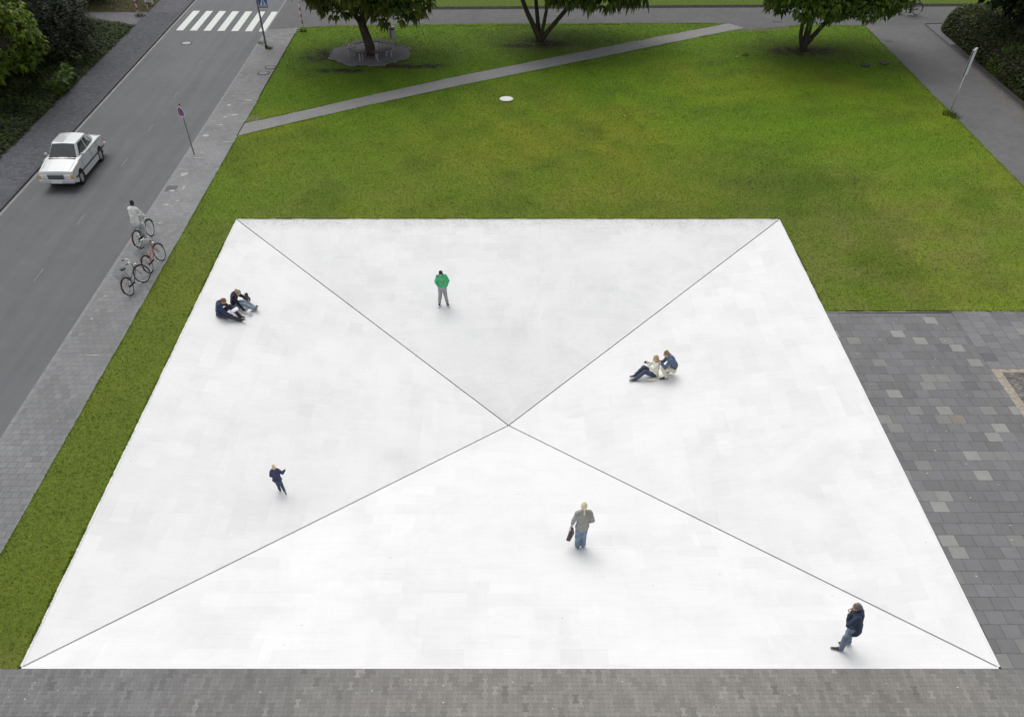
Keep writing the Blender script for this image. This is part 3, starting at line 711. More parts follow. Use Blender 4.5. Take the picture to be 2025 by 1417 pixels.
shrub('low_shrub','grey-green shrub with small leaves between the yew and the ground cover',(-27.6,46.2,0),(-27.7,46.6,.75),(1.1,2.6,.65),30,(.35,.5),89,[(.045,.062,.028),(.065,.082,.040),(.030,.042,.018)],.14,36)
shrub('low_shrub','small bright green weedy shrub at the edge of the far pavement',(-26.75,42.0,0),(-26.75,42.2,.38),(.45,1.7,.3),16,(.22,.34),93,[(.07,.125,.012),(.05,.09,.012)],.20,34)
shrub('low_shrub','silvery green shrub at the left edge of the picture',(-28.4,33.4,0),(-28.5,34.0,.8),(1.2,1.6,.6),20,(.35,.5),95,[(.055,.082,.055),(.04,.062,.035),(.075,.11,.06)],.16,34)
# ground cover on the bank
def mound(name,label,xr,yr,hf,n,seed,tones,leaf,k=3,droop=.5,width=.22,cat='ground cover',mask=None,lean=(0,0),group=None,kind='stuff'):
    r=np.random.default_rng(seed); x=r.uniform(*xr,n); y=r.uniform(*yr,n)
    if mask is not None:
        q=mask(x,y); x=x[q];y=y[q]
    z=hf(x,y); e=.05; gx=(hf(x+e,y)-z)/e; gy=(hf(x,y+e)-z)/e
    O=np.stack([-gx,-gy,np.ones_like(x)*.8],-1)+r.normal(0,.35,(len(x),3))+np.array([lean[0],lean[1],0])
    P=np.stack([x,y,z*r.uniform(.72,1.04,len(x))],-1)
    c1=fbm(x,y,.7,seed,2); c2=fbm(x,y,2.5,seed+7,2)
    idx=np.clip(((c1*.5+c2*.5-.25)*2*len(tones)).astype(int)+r.integers(-1,2,len(x)),0,len(tones)-1)
    T=np.array(tones)[idx]
    o=link(name,leaf_mesh(name,P,O,leaf,T,k,1.2,droop,width,seed+1,jit=.3),M_LEAF)
    return tag(o,label,cat,group,kind)
def bank_h(x,y):
    d=np.clip(-26.25-x+.25*(fbm(x*0,y,.8,5)-.5),0,9); h=.62*(1-np.exp(-d*1.8))+.16*np.clip(d-1,0,4)
    return h*(.75+.5*fbm(x,y,.9,77))*np.clip((55.0-y-.25*np.clip(-26.3-x,0,5))*1.2,0.03,1)
bm_x=np.arange(-38,-26.2,.25); bm_y=np.arange(24,55.1,.25); XX,YY=np.meshgrid(bm_x,bm_y,indexing='ij'); ZZ=bank_h(XX,YY)*.72-.02
n2_=len(bm_y); ii=np.arange(XX.size).reshape(XX.shape); FF=np.stack([ii[:-1,:-1],ii[1:,:-1],ii[1:,1:],ii[:-1,1:]],-1).reshape(-1,4)
tag(link('planted_bank',fast_mesh('planted_bank',np.stack([XX,YY,ZZ],-1).reshape(-1,3),FF),simple('dark_earth',(.012,.013,.009),.95,.05,var=.4,scale=6)),kind='structure')
mound('ground_cover','dark trailing ground cover plants on the bank along the far pavement',(-32.5,-26.2),(24,55),bank_h,34000,101,
      [(.022,.034,.012),(.032,.050,.014),(.045,.066,.017),(.030,.046,.012),(.060,.090,.018)],.17,k=3,droop=.55,width=.17,lean=(.7,-.2))
# rough verge behind the side path
mound('verge_plants','brownish grass and weeds on the verge beyond the side path',(-33,-26.4),(58.3,64),lambda x,y:.10+.1*fbm(x,y,1,8),2600,111,[(.075,.070,.025),(.055,.050,.022),(.085,.085,.02)],.16,k=3,width=.12)
# right hedge block: walls of the low clipped hedge
def hedge_edge(x,y):
    # distance inside the clipped outline (rounded far-left corner)
    dx=x-30.15; dy=56.2-y+0*x; c=np.where((x<33.2)&(y>52.2),np.maximum(0,0.0),0)
    r_=3.4; cx_=30.15+r_; cy_=56.2-r_
    dc=r_-np.hypot(np.minimum(x-cx_,0),np.maximum(y-cy_,0))
    return np.minimum(np.minimum(dx,dy),dc)
def hedge_h(x,y):
    d=np.clip(hedge_edge(x,y),0,4); return (1.02*(1-np.exp(-d*6.5))+.10*np.clip(d,0,1.5))*(.93+.14*fbm(x,y,.8,31))
hx=np.arange(29.9,44,.125); hy=np.arange(22,56.4,.125); XX,YY=np.meshgrid(hx,hy,indexing='ij'); ZZ=hedge_h(XX,YY)*.9-.03
ii=np.arange(XX.size).reshape(XX.shape); FF=np.stack([ii[:-1,:-1],ii[1:,:-1],ii[1:,1:],ii[:-1,1:]],-1).reshape(-1,4)
hz=(ZZ[:-1,:-1]>.0).ravel()
hg=thing('hedge','low broad clipped hedge with reddish tips along the right path','hedge',(30.2,40,0),group='hedge and trees at the right')
core=link('branches',fast_mesh('branches',np.stack([XX-30.2,YY-40,ZZ],-1).reshape(-1,3),FF[hz]),simple('hedge_twigs',(.012,.013,.008),.95,.05,var=.4,scale=9),hg)
r=np.random.default_rng(121); N=52000; x=r.uniform(30.0,42.5,N); y=r.uniform(24,56.2,N)
# more leaves on the steep faces
x2=30.15+np.abs(r.normal(0,.14,9000)); y2=r.uniform(24,53.5,9000); an=r.uniform(PI/2,PI,3500); rr=3.4-np.abs(r.normal(0,.14,3500)); x3=33.55+rr*np.cos(an); y3=52.8+rr*np.sin(an)
x=np.concatenate([x,x2,x3]); y=np.concatenate([y,y2,y3]); d=hedge_edge(x,y); q=d>.0; x=x[q];y=y[q]
z=hedge_h(x,y); e=.04; gx=(hedge_h(x+e,y)-z)/e; gy=(hedge_h(x,y+e)-z)/e
z=np.where(hedge_edge(x,y)<.5,z*r.uniform(.25,1.03,len(x)),z*r.uniform(.88,1.05,len(x)))
O=np.stack([-gx,-gy,np.ones_like(x)],-1)+r.normal(0,.4,(len(x),3)); c1=fbm(x,y,.45,131,2); c2=fbm(x,y,1.8,141,2)
T=np.array([.034,.048,.014])*np.ones((len(x),3)); T[c2>.52]=(.048,.068,.017); T[(c1>.56)]=(.062,.095,.016); red=(r.random(len(x))<np.clip((c2-.52)*1.6,0,.3)); T[red]=(.065,.040,.020); T*=r.uniform(.7,1.3,len(x))[:,None]
lm=leaf_mesh('foliage',np.stack([x-30.2,y-40,z],-1),O,.13,T,3,1.3,.25,.30,151,jit=.5); fo=link('foliage',lm,M_LEAF,hg)
# yellow leaf litter along the kerb
P=[]; r=np.random.default_rng(161)
for k in range(420):
    x=29.5-abs(r.normal(0,.28)); y=r.uniform(30,47)
    if r.random()>math.exp(-((y-38.5)/5)**2): continue
    P.append(blotch(x,y,r.uniform(.02,.05),r.uniform(.02,.05),k))
o=sheet('leaf_litter',P,.012,simple('fallen_leaves',(.22,.17,.03),.9,.1,var=.3,scale=20)); o['kind']='stuff'; tag(o,'yellow fallen leaves along the kerb of the hedge','leaves')
P=[]
for k in range(120):
    x=r.uniform(25.2,25.2+abs(r.normal(0,.5))+.05); y=r.uniform(28,54); P.append(blotch(x,y,r.uniform(.015,.04),r.uniform(.02,.05),k+500))
o=sheet('leaf_litter',P,.010,simple('dark_leaves',(.045,.04,.03),.9,.1,var=.3,scale=20)); o['kind']='stuff'; tag(o,'dark crumbs and leaves along the lawn edge of the right path','leaves')
P=[blotch(11.9,28.95,.09,.07,901),blotch(-.02,25.6,.05,.06,902),blotch(17.8,26.8,.07,.05,903),blotch(11.8,28.7,.05,.04,904),blotch(20.7,46.9,.16,.08,905)]
o=sheet('soil_crumbs',P,.05,M_SOIL); o['kind']='stuff'; tag(o,'small dark clods of earth on the lawn','soil')
P=[blotch(6.6,37.6,.10,.05,911),blotch(16.5,31.3,.05,.05,912),blotch(14.9,47.9,.10,.08,913)]
r=np.random.default_rng(915)
for k in range(110):
    tx,ty=((-9,48.5),(2.6,51),(19.8,49.6))[k%3]; P.append(blotch(tx+r.normal(0,2.8),min(54,ty+r.normal(0,1.9)),r.uniform(.02,.05),r.uniform(.02,.05),920+k))
o=sheet('leaf_litter',P,.055,simple('pale_leaves',(.30,.29,.10),.9,.1,var=.3,scale=20)); o['kind']='stuff'; tag(o,'pale yellow leaves fallen on the lawn under the trees','leaves')
# tufts at post feet
def tuft(x,y,n,rad,seed,hgt=.22):
    r=np.random.default_rng(seed); a=r.uniform(0,2*PI,n); rr=rad*np.sqrt(r.random(n)); V=[];C=[]
    for i in range(n):
        px,py=x+rr[i]*math.cos(a[i]),y+rr[i]*math.sin(a[i]); b_=r.uniform(0,2*PI); h=hgt*r.uniform(.5,1.2); l=h*r.uniform(.2,.9)
        V+=[(px-.012,py,0),(px+.012,py,0),(px+math.cos(b_)*l,py+math.sin(b_)*l,h)]; C.append(np.array([.075,.12,.018])*r.uniform(.5,1.4))
    return V,C
VV=[];CC=[]
for i,(x,y,n,rad) in enumerate([(24.99,37.92,110,.38),(25.2,37.4,50,.3),(-14.1,53.37,60,.22),(-15.7,49.6,40,.2),(-26.5,57.0,90,.35),(-16.5,50.7,30,.25),(15.5,48.2,30,.2),(-4.6,45.9,20,.1)]):
    v,c_=tuft(x,y,n,rad,200+i); VV+=v; CC+=c_
tag(link('grass_tufts',fast_mesh('grass_tufts',VV,np.arange(len(VV)).reshape(-1,3),CC),M_GRASS),'longer grass tufts round the feet of posts','grass',kind='stuff')

# ------------------------------------------------------------------ gravel ring, octagonal bench, bin
BC=(-8.85,48.35)
oc=[(BC[0]-.1+2.75*math.cos(R(22.5+45*k)),BC[1]+.15+2.55*math.sin(R(22.5+45*k))) for k in range(8)]
sheet('gravel_bed',[oc],.045,M_GRAVEL)
mb=MB()
for k in range(8):
    a=Vector((*oc[k],0)); b_=Vector((*oc[(k+1)%8],0)); n=int((b_-a).length/.22)
    for i in range(n):
        p=a.lerp(b_,(i+.5)/n); 
        if random.random()<.35: continue
        mb.box((p.x,p.y,.045+random.uniform(-.01,.012)),((b_-a).length/n-.02,.10,.05),math.atan2(b_.y-a.y,b_.x-a.x)+random.uniform(-.06,.06))
tag(mb.build('stone_edging',simple('edging_cobble',(.15,.148,.146),.9,.1,var=.25,scale=9)),kind='structure')
M_WOOD=simple('stained_slats',(.016,.012,.013),.55,.35,var=.35,scale=6)
M_WOODR=simple('reddish_slats',(.028,.010,.009),.55,.35,var=.35,scale=6)
bt_=thing('tree_bench','octagonal slatted bench encircling the chestnut trunk','bench',(BC[0],BC[1],.045))
def oct_pt(rad,k): return Vector((rad*math.cos(R(22.5+45*k)),rad*math.sin(R(22.5+45*k)),0))
for k in range(8):
    mb=MB()
    for j in range(4):
        r0=1.04+j*.135; r1=r0+.098; off=.0
        a0,a1=oct_pt(r0,k),oct_pt(r0,k+1); b0,b1=oct_pt(r1,k),oct_pt(r1,k+1); s_=.006
        q=[a0.lerp(a1,s_),b0.lerp(b1,s_),b0.lerp(b1,1-s_),a0.lerp(a1,1-s_)]
        mb.prism([(p.x,p.y) for p in q],.415,.455)
    mb.build('seat_section',M_WOODR if k in (5,6) else M_WOOD,bt_,bevel=.006)
    for rad in (1.12,1.50):
        mb=MB(); p=oct_pt(rad,k); mb.tube([(p.x,p.y,-.05),(p.x,p.y,.40)],.035,10); mb.build('leg',M_STEEL,bt_,smooth=False)
    mb=MB(); p=oct_pt(1.31,k); mb.box((p.x,p.y,.395),(.52,.05,.03),R(22.5+45*k)); mb.build('bracket',M_STEEL,bt_)
bn=thing('litter_bin','grey metal litter bin on a post beside the tree bench','litter bin',(-7.66,50.75,0),(0,0,R(10)))
mb=MB(); mb.tube([(.0,.17,0),(.0,.17,.95)],.03,10); mb.build('post',M_STEEL,bn)
for s_ in (-1,1): mb=MB(); mb.tube([(s_*.12,-.12,0),(s_*.12,-.12,.3)],.02,8); mb.build('leg',M_STEEL,bn)
mb=MB(); mb.box((-.125,0,.56),(.13,.30,.52)); mb.build('side_panel',M_POLE,bn,bevel=.01)
mb=MB(); mb.box((.07,0,.56),(.255,.31,.52)); mb.build('container',simple('bin_grey',(.33,.34,.35),.5,.4,.2,.12,12),bn,bevel=.02)
mb=MB(); mb.box((.0,-.16,.79),(.30,.02,.05)); mb.build('slot',M_BLACK,bn)
mb=MB(); mb.lathe([(.0001,.94),(.20,.92),(.235,.87),(.235,.855),(.0001,.855)],20); mb.xf(Matrix.Scale(.85,4,Vector((0,1,0)))); mb.build('lid',simple('bin_lid',(.20,.205,.22),.5,.4,.2,.1,12),bn,smooth=False)

# ------------------------------------------------------------------ signs and posts
def disc(rad,y,n=32,r0=0,th=.004):
    mb=MB(); M=Matrix.Rotation(R(90),4,'X')
    if r0==0: mb.lathe([(rad,0),(rad,th)],n,M)
    else: mb.lathe([(r0,0),(r0,th),(rad,th),(rad,0)],n,M,closed=True)
    mb.xf(Matrix.Translation((0,y,0))); return mb
ns=thing('traffic_sign','round blue no-stopping sign with a red ring and cross on a thin pole','traffic sign',(-16.32,32.37,0),(0,0,R(-32)),group='street signs')
mb=MB(); mb.tube([(0,0,-.05),(0,0,2.20)],.032,12); mb.build('pole',simple('mossy_pole',(.17,.17,.14),.6,.4,.1,.35,5),ns,smooth=True)
mb=MB(); mb.lathe([(.036,2.19),(.036,2.235),(.012,2.25)],12); mb.build('cap',M_BLACK,ns)
sz=1.90
d=disc(.235,-.036,36,0,.012); d.xf(Matrix.Translation((0,0,sz))); d.build('sign_panel',M_WHITEP,ns)
d=disc(.200,-.0495,36,0,.002); d.xf(Matrix.Translation((0,0,sz))); d.build('blue_field',M_BLUEP,ns)
d=disc(.200,-.0525,36,.160,.002)
d.box((0,-.0535,0),(.34,.002,.036)); 
V0=d.V[-8:]; Mx=Matrix.Rotation(R(45),4,'Y'); d.V[-8:]=[Mx@v for v in V0]
d.box((0,-.0542,0),(.34,.002,.036)); d.V[-8:]=[Matrix.Rotation(R(-45),4,'Y')@v for v in d.V[-8:]]
d.xf(Matrix.Translation((0,0,sz))); d.build('red_ring_and_cross',M_REDP,ns)
mb=MB(); mb.box((.02,-.056,sz-.165),(.13,.002,.035)); mb.build('sticker',M_WHITEP,ns)
cs=thing('traffic_sign','square blue pedestrian crossing sign on a tall grey pole at the zebra crossing','traffic sign',(-15.95,49.72,0),group='street signs')
mb=MB(); mb.tube([(0,0,-.05),(0,0,4.6)],[.062,.055],14); mb.build('pole',M_POLE,cs,smooth=True)
mb=MB(); mb.tube([(0,0,0),(0,0,.16)],.10,12); mb.build('base_collar',M_BLACK,cs)
sx,szc=.36,2.40
mb=MB(); mb.box((sx,-.02,szc),(.60,.02,.60)); mb.build('sign_panel',M_BLUEP,cs,bevel=.004)
mb=MB(); mb.box((sx,-.0315,szc),(.6,.002,.60)); 
# white border as four bars
mb=MB()
for (x,z,wx,wz) in ((0,.288,.60,.02),(0,-.288,.60,.02),(-.29,0,.02,.556),(.29,0,.02,.556)): mb.box((sx+x,-.032,szc+z),(wx,.003,wz))
mb.build('border',M_WHITEP,cs)
mb=MB(); mb.add([(sx-.25,-.0325,szc-.22),(sx+.25,-.0325,szc-.22),(sx,-.0325,szc+.23)],[(0,1,2)]); mb.build('triangle',M_WHITEP,cs)
mb=MB(); y=-.036
def bar(x0,z0,x1,z1,w_):
    a=Vector((x1-x0,0,z1-z0)); n=Vector((-a.z,0,a.x)).normalized()*w_/2
    mb.add([(sx+x0-n.x,y,szc+z0-n.z),(sx+x1-n.x,y,szc+z1-n.z),(sx+x1+n.x,y,szc+z1+n.z),(sx+x0+n.x,y,szc+z0+n.z)],[(0,1,2,3)])
bar(0,-.06,.0,.06,.055); bar(0,-.06,-.06,-.155,.03); bar(0,-.06,.07,-.15,.03); bar(0,.04,-.07,-.02,.022); bar(0,.04,.06,-.01,.022)
hp=[(sx+.026*math.cos(t*PI/6),y,szc+.095+.026*math.sin(t*PI/6)) for t in range(12)]; mb.add(hp,[tuple(range(12))])
for k in range(5): bar(-.19+k*.085,-.205,-.165+k*.085,-.165,.035)
mb.build('pedestrian_symbol',M_BLACK,cs)
for s_ in (-1,1): mb=MB(); mb.box((.05,0,szc+s_*.18),(.16,.14,.035)); mb.build('bracket',M_STEEL,cs)
inf=thing('information_sign','tall narrow white information panel seen edge-on on a thin pole at the right path','sign',(24.99,37.92,0),(0,0,R(-37)),group='street signs')
mb=MB(); mb.tube([(0,0,-.05),(0,0,1.9)],.028,12); mb.build('pole',M_STEEL,inf,smooth=True)
mb=MB(); mb.box((-.045,-.02,2.42),(.03,.62,1.18)); mb.build('frame',M_STEEL,inf,bevel=.004)
mb=MB(); mb.box((-.005,-.02,2.42),(.06,.60,1.16)); mb.build('back_box',M_BLACK,inf)
mb=MB(); mb.box((.03,-.02,2.42),(.04,.60,1.14)); mb.build('sign_panel',M_WHITEP,inf,bevel=.003)
mb=MB(); mb.box((-.0,-.02,3.02),(.12,.62,.02)); mb.build('top_trim',M_STEEL,inf)
def rw_post(label,x,y,h,ph=0,lean=0):
    t=thing('marker_post',label,'post',(x,y,0),(0,R(lean),0),group='red and white posts')
    mb=MB(); mb.tube([(0,0,-.05),(0,0,h)],.038,12); mb.build('shaft',M_WHITEP,t,smooth=True)
    z=.45+ph
    while z<h-.1:
        mb=MB(); mb.tube([(0,0,z),(0,0,z+.16)],.0405,12); mb.build('red_band',M_REDP,t,smooth=True); z+=.36
    mb=MB(); mb.tube([(.033,.03,-.05),(.033,.03,h+.15)],.016,8); mb.build('stake',M_POLE,t)
    return t
rw_post('slim red and white post in the lawn corner under the chestnut',-14.10,53.37,1.5,0,0)
rw_post('red and white barrier post at the side path, left one of the pair',-26.78,57.5,1.05,-.2,0)
rw_post('red and white barrier post at the side path, right one nearer the pale stone',-26.35,58.45,1.1,-.1,0)
sb=thing('stone_block','pale square stone block behind the barrier posts','stone block',(-26.75,60.1,0))
mb=MB(); mb.box((0,0,.45),(.55,.55,1.0),R(8)); mb.build('block',M_STONE,sb,bevel=.03)
# ------------------------------------------------------------------ bicycles
def wheel(parent,y,tyre_r=.34,steer=0,head=None):
    t=bpy.data.objects.new('wheel',None); COL.objects.link(t); t.parent=parent; t.location=(0,y,tyre_r); t.rotation_euler=(0,0,steer)
    Mw=Matrix.Rotation(R(90),4,'Y')
    def ring(rad,rr,n=36,m=8): 
        mb=MB(); mb.lathe([(rad+rr*math.cos(2*PI*i/m),rr*math.sin(2*PI*i/m)) for i in range(m)],n,Mw,closed=True); return mb
    ring(tyre_r-.018,.019).build('tyre',M_RUBBER,t,smooth=True)
    ring(tyre_r-.046,.012).build('rim',M_STEEL,t,smooth=True)
    mb=MB()
    for k in range(18):
        a=2*PI*k/18; a2=a+.35*(1 if k%2 else -1); s_=.03*(1 if k%2 else -1)
        mb.tube([(s_,.02*math.cos(a2),.02*math.sin(a2)),(0,(tyre_r-.05)*math.cos(a),(tyre_r-.05)*math.sin(a))],.0022,4,False)
    mb.tube([(-.045,0,0),(.045,0,0)],.018,10)
    mb.build('spokes',M_STEEL,t)
    return t
def bicycle(label,loc,heading,lean,frame_m,basket=True,steer=0,group='bicycles',name='bicycle'):
    """front points to local +Y; lean tips it to local -X"""
    t=thing(name,label,'bicycle',loc,group=group); t.rotation_euler=(Matrix.Rotation(heading,3,'Z')@Matrix.Rotation(lean,3,'Y')).to_euler()
    rw=-.53; fw=.55; bb=Vector((0,-.08,.28)); st=Vector((0,-.24,.72)); hb=Vector((0,.33,.62)); ht=Vector((0,.29,.84))
    wheel(t,rw); wheel(t,fw,steer=steer)
    mb=MB(); mb.tube([bb,st],.016); mb.tube([hb,bb+Vector((0,.02,.02))],.019); mb.tube([hb+Vector((0,-.01,.12)),Vector((0,-.17,.46))],.014)
    mb.tube([hb-Vector((0,-.01,.03)),ht],.02)
    for s_ in (-1,1): mb.tube([bb,(s_*.055,rw,.34)],.010); mb.tube([(0,-.21,.62),(s_*.055,rw,.34)],.009)
    mb.build('frame',frame_m,t,smooth=True)
    Ms=Matrix.Translation((0,fw,.34))@Matrix.Rotation(steer,4,'Z')@Matrix.Translation((0,-fw,-.34))
    mb=MB()
    for s_ in (-1,1): mb.tube([(s_*.035,.34,.62),(s_*.045,.44,.52),(s_*.05,fw,.34)],.011)
    mb.xf(Ms); mb.build('fork',frame_m,t,smooth=True)
    def guard(cy,a0,a1,mm=None,xf=None):
        mb=MB(); n=14; V=[];F=[]
        for i in range(n+1):
            a=R(a0+(a1-a0)*i/n)
            for sx_,dr in ((-.03,-.012),(0,0),(.03,-.012)): V.append((sx_,cy+(.365+dr)*math.cos(a),.34+(.365+dr)*math.sin(a)))
        for i in range(n):
            for j in range(2): F.append((i*3+j,i*3+j+1,i*3+j+4,i*3+j+3))
        mb.add(V,F)
        if xf is not None: mb.xf(xf)
        o=mb.build('mudguard',M_BLACK,t,smooth=True); sm=o.modifiers.new('solid','SOLIDIFY'); sm.thickness=.004
    guard(rw,20,200); guard(fw,15,150,xf=Ms)
    mb=MB(); mb.tube([st,(0,-.27,.90)],.013); mb.build('seat_post',M_CHROME,t)
    mb=MB(); mb.lathe([(.0001,.0),(.10,.01),(.115,.04),(.09,.065),(.0001,.075)],16)
    mb.xf(Matrix.Translation((0,-.28,.90))@Matrix.Diagonal((.95,1.25,1,1))); 
    for v in mb.V:
        if v.y>-.24: v.x*=max(.28,1-(v.y+.24)*7)
    mb.build('saddle',M_BLACK,t,smooth=True)
    mb=MB(); mb.tube([ht,(0,.27,.98)],.013); mb.tube([(-.28,.06,1.0),(-.27,.16,1.02),(-.20,.25,1.02),(-.06,.28,.99),(.06,.28,.99),(.20,.25,1.02),(.27,.16,1.02),(.28,.06,1.0)],.012,8)
    mb.xf(Matrix.Translation((0,.28,0))@Matrix.Rotation(steer,4,'Z')@Matrix.Translation((0,-.28,0))); hbo=mb.build('handlebar',M_CHROME,t,smooth=True)
    for s_ in (-1,1):
        mb=MB(); mb.tube([(s_*.283,.03,.998),(s_*.276,.14,1.018)],.019,8)
        mb.xf(Matrix.Translation((0,.28,0))@Matrix.Rotation(steer,4,'Z')@Matrix.Translation((0,-.28,0))); mb.build('grip',M_BLACK,hbo,smooth=True)
    mb=MB()
    for s_ in (-1,0,1): mb.tube([(s_*.06,-.30,.73),(s_*.06,-.78,.73)],.007,6)
    for yy in (-.34,-.5,-.66,-.77): mb.tube([(-.065,yy,.73),(.065,yy,.73)],.006,6)
    for s_ in (-1,1): mb.tube([(s_*.06,-.70,.73),(s_*.06,rw,.35)],.006,6)
    mb.build('carrier',M_POLE,t)
    if basket:
        mb=MB()
        for lv,(wx,wy) in ((.75,(.13,.16)),(.84,(.155,.185)),(.94,(.18,.21))):
            c=[(-wx,-.55-wy,lv),(wx,-.55-wy,lv),(wx,-.55+wy,lv),(-wx,-.55+wy,lv),(-wx,-.55-wy,lv)]
            for a,b_ in zip(c[:-1],c[1:]): mb.tube([a,b_],.004,4)
        for i in range(7):
            f=-1+2*i/6
            for s_ in (-1,1):
                mb.tube([(f*.13,-.55+s_*.16,.75),(f*.18,-.55+s_*.21,.94)],.003,4); mb.tube([(s_*.13,-.55+f*.16,.75),(s_*.18,-.55+f*.21,.94)],.003,4)
            mb.tube([(f*.13,-.71,.75),(f*.13,-.39,.75)],.003,4)
        mb.build('basket',M_POLE,t)
    mb=MB(); mb.box((0,-.80,.66),(.06,.03,.035)); mb.build('rear_light',M_REDP,t)
    mb=MB(); mb.box((0,-.905,.45),(.05,.02,.05)); mb.build('rear_reflector',M_REDP,t)
    mb=MB(); mb.lathe([(.03,0),(.04,.03),(.035,.06)],12,Matrix.Translation((0,.44,.76))@Matrix.Rotation(R(-90),4,'X')); mb.build('headlight',M_CHROME,t,smooth=True)
    mb=MB(); Mc=Matrix.Translation((.05,-.08,.28))@Matrix.Rotation(R(90),4,'Y')
    mb.lathe([(.085,-.003),(.085,.003),(.070,.003),(.070,-.003)],20,Mc,closed=True)
    a=R(35); c_,s1=math.cos(a),math.sin(a)
    for s_ in (-1,1):
        e=Vector((s_*.075,-.08+s_*.17*c_,.28-s_*.17*s1)); mb.tube([(s_*.06,-.08,.28),e],.010,6); mb.box(e+Vector((s_*.05,0,0)),(.08,.08,.022))
    mb.build('crank_and_pedals',M_STEEL,t)
    mb=MB(); mb.box((.06,-.30,.315),(.02,.44,.07)); mb.build('chain_guard',M_BLACK,t,bevel=.01)
    mb=MB(); mb.tube([(-.03,-.36,.30),(-.19,-.42,.03)],.009,6); mb.build('kickstand',M_STEEL,t)
    mb=MB(); mb.lathe([(.028,0),(.028,.006)],12,Matrix.Translation((.03,rw+.02,.50))@Matrix.Rotation(R(90),4,'Y')); mb.build('spoke_reflector',simple('orange_reflector',(.55,.22,.02),.4,.5),t)
    return t
M_FDARK=simple('dark_frame_paint',(.055,.06,.062),.35,.5,.2)
M_FRED=simple('red_frame_paint',(.27,.055,.048),.35,.5,.0)
def aim(x0,y0,x1,y1): return math.atan2(-(x1-x0),(y1-y0))
hA=aim(-15.22,18.2,-14.93,19.4)
bicycle('dark parked bicycle with a rear basket, nearer the viewer on the pavement',(-15.10,18.80,0),hA,R(-9),M_FDARK,True,R(-38),'parked bicycles')
hB=aim(-14.93,19.95,-14.72,21.1)
bicycle('parked bicycle with a salmon red frame, just behind the dark one',(-14.86,20.62,0),hB,R(-11),M_FRED,True,R(-8),'parked bicycles')

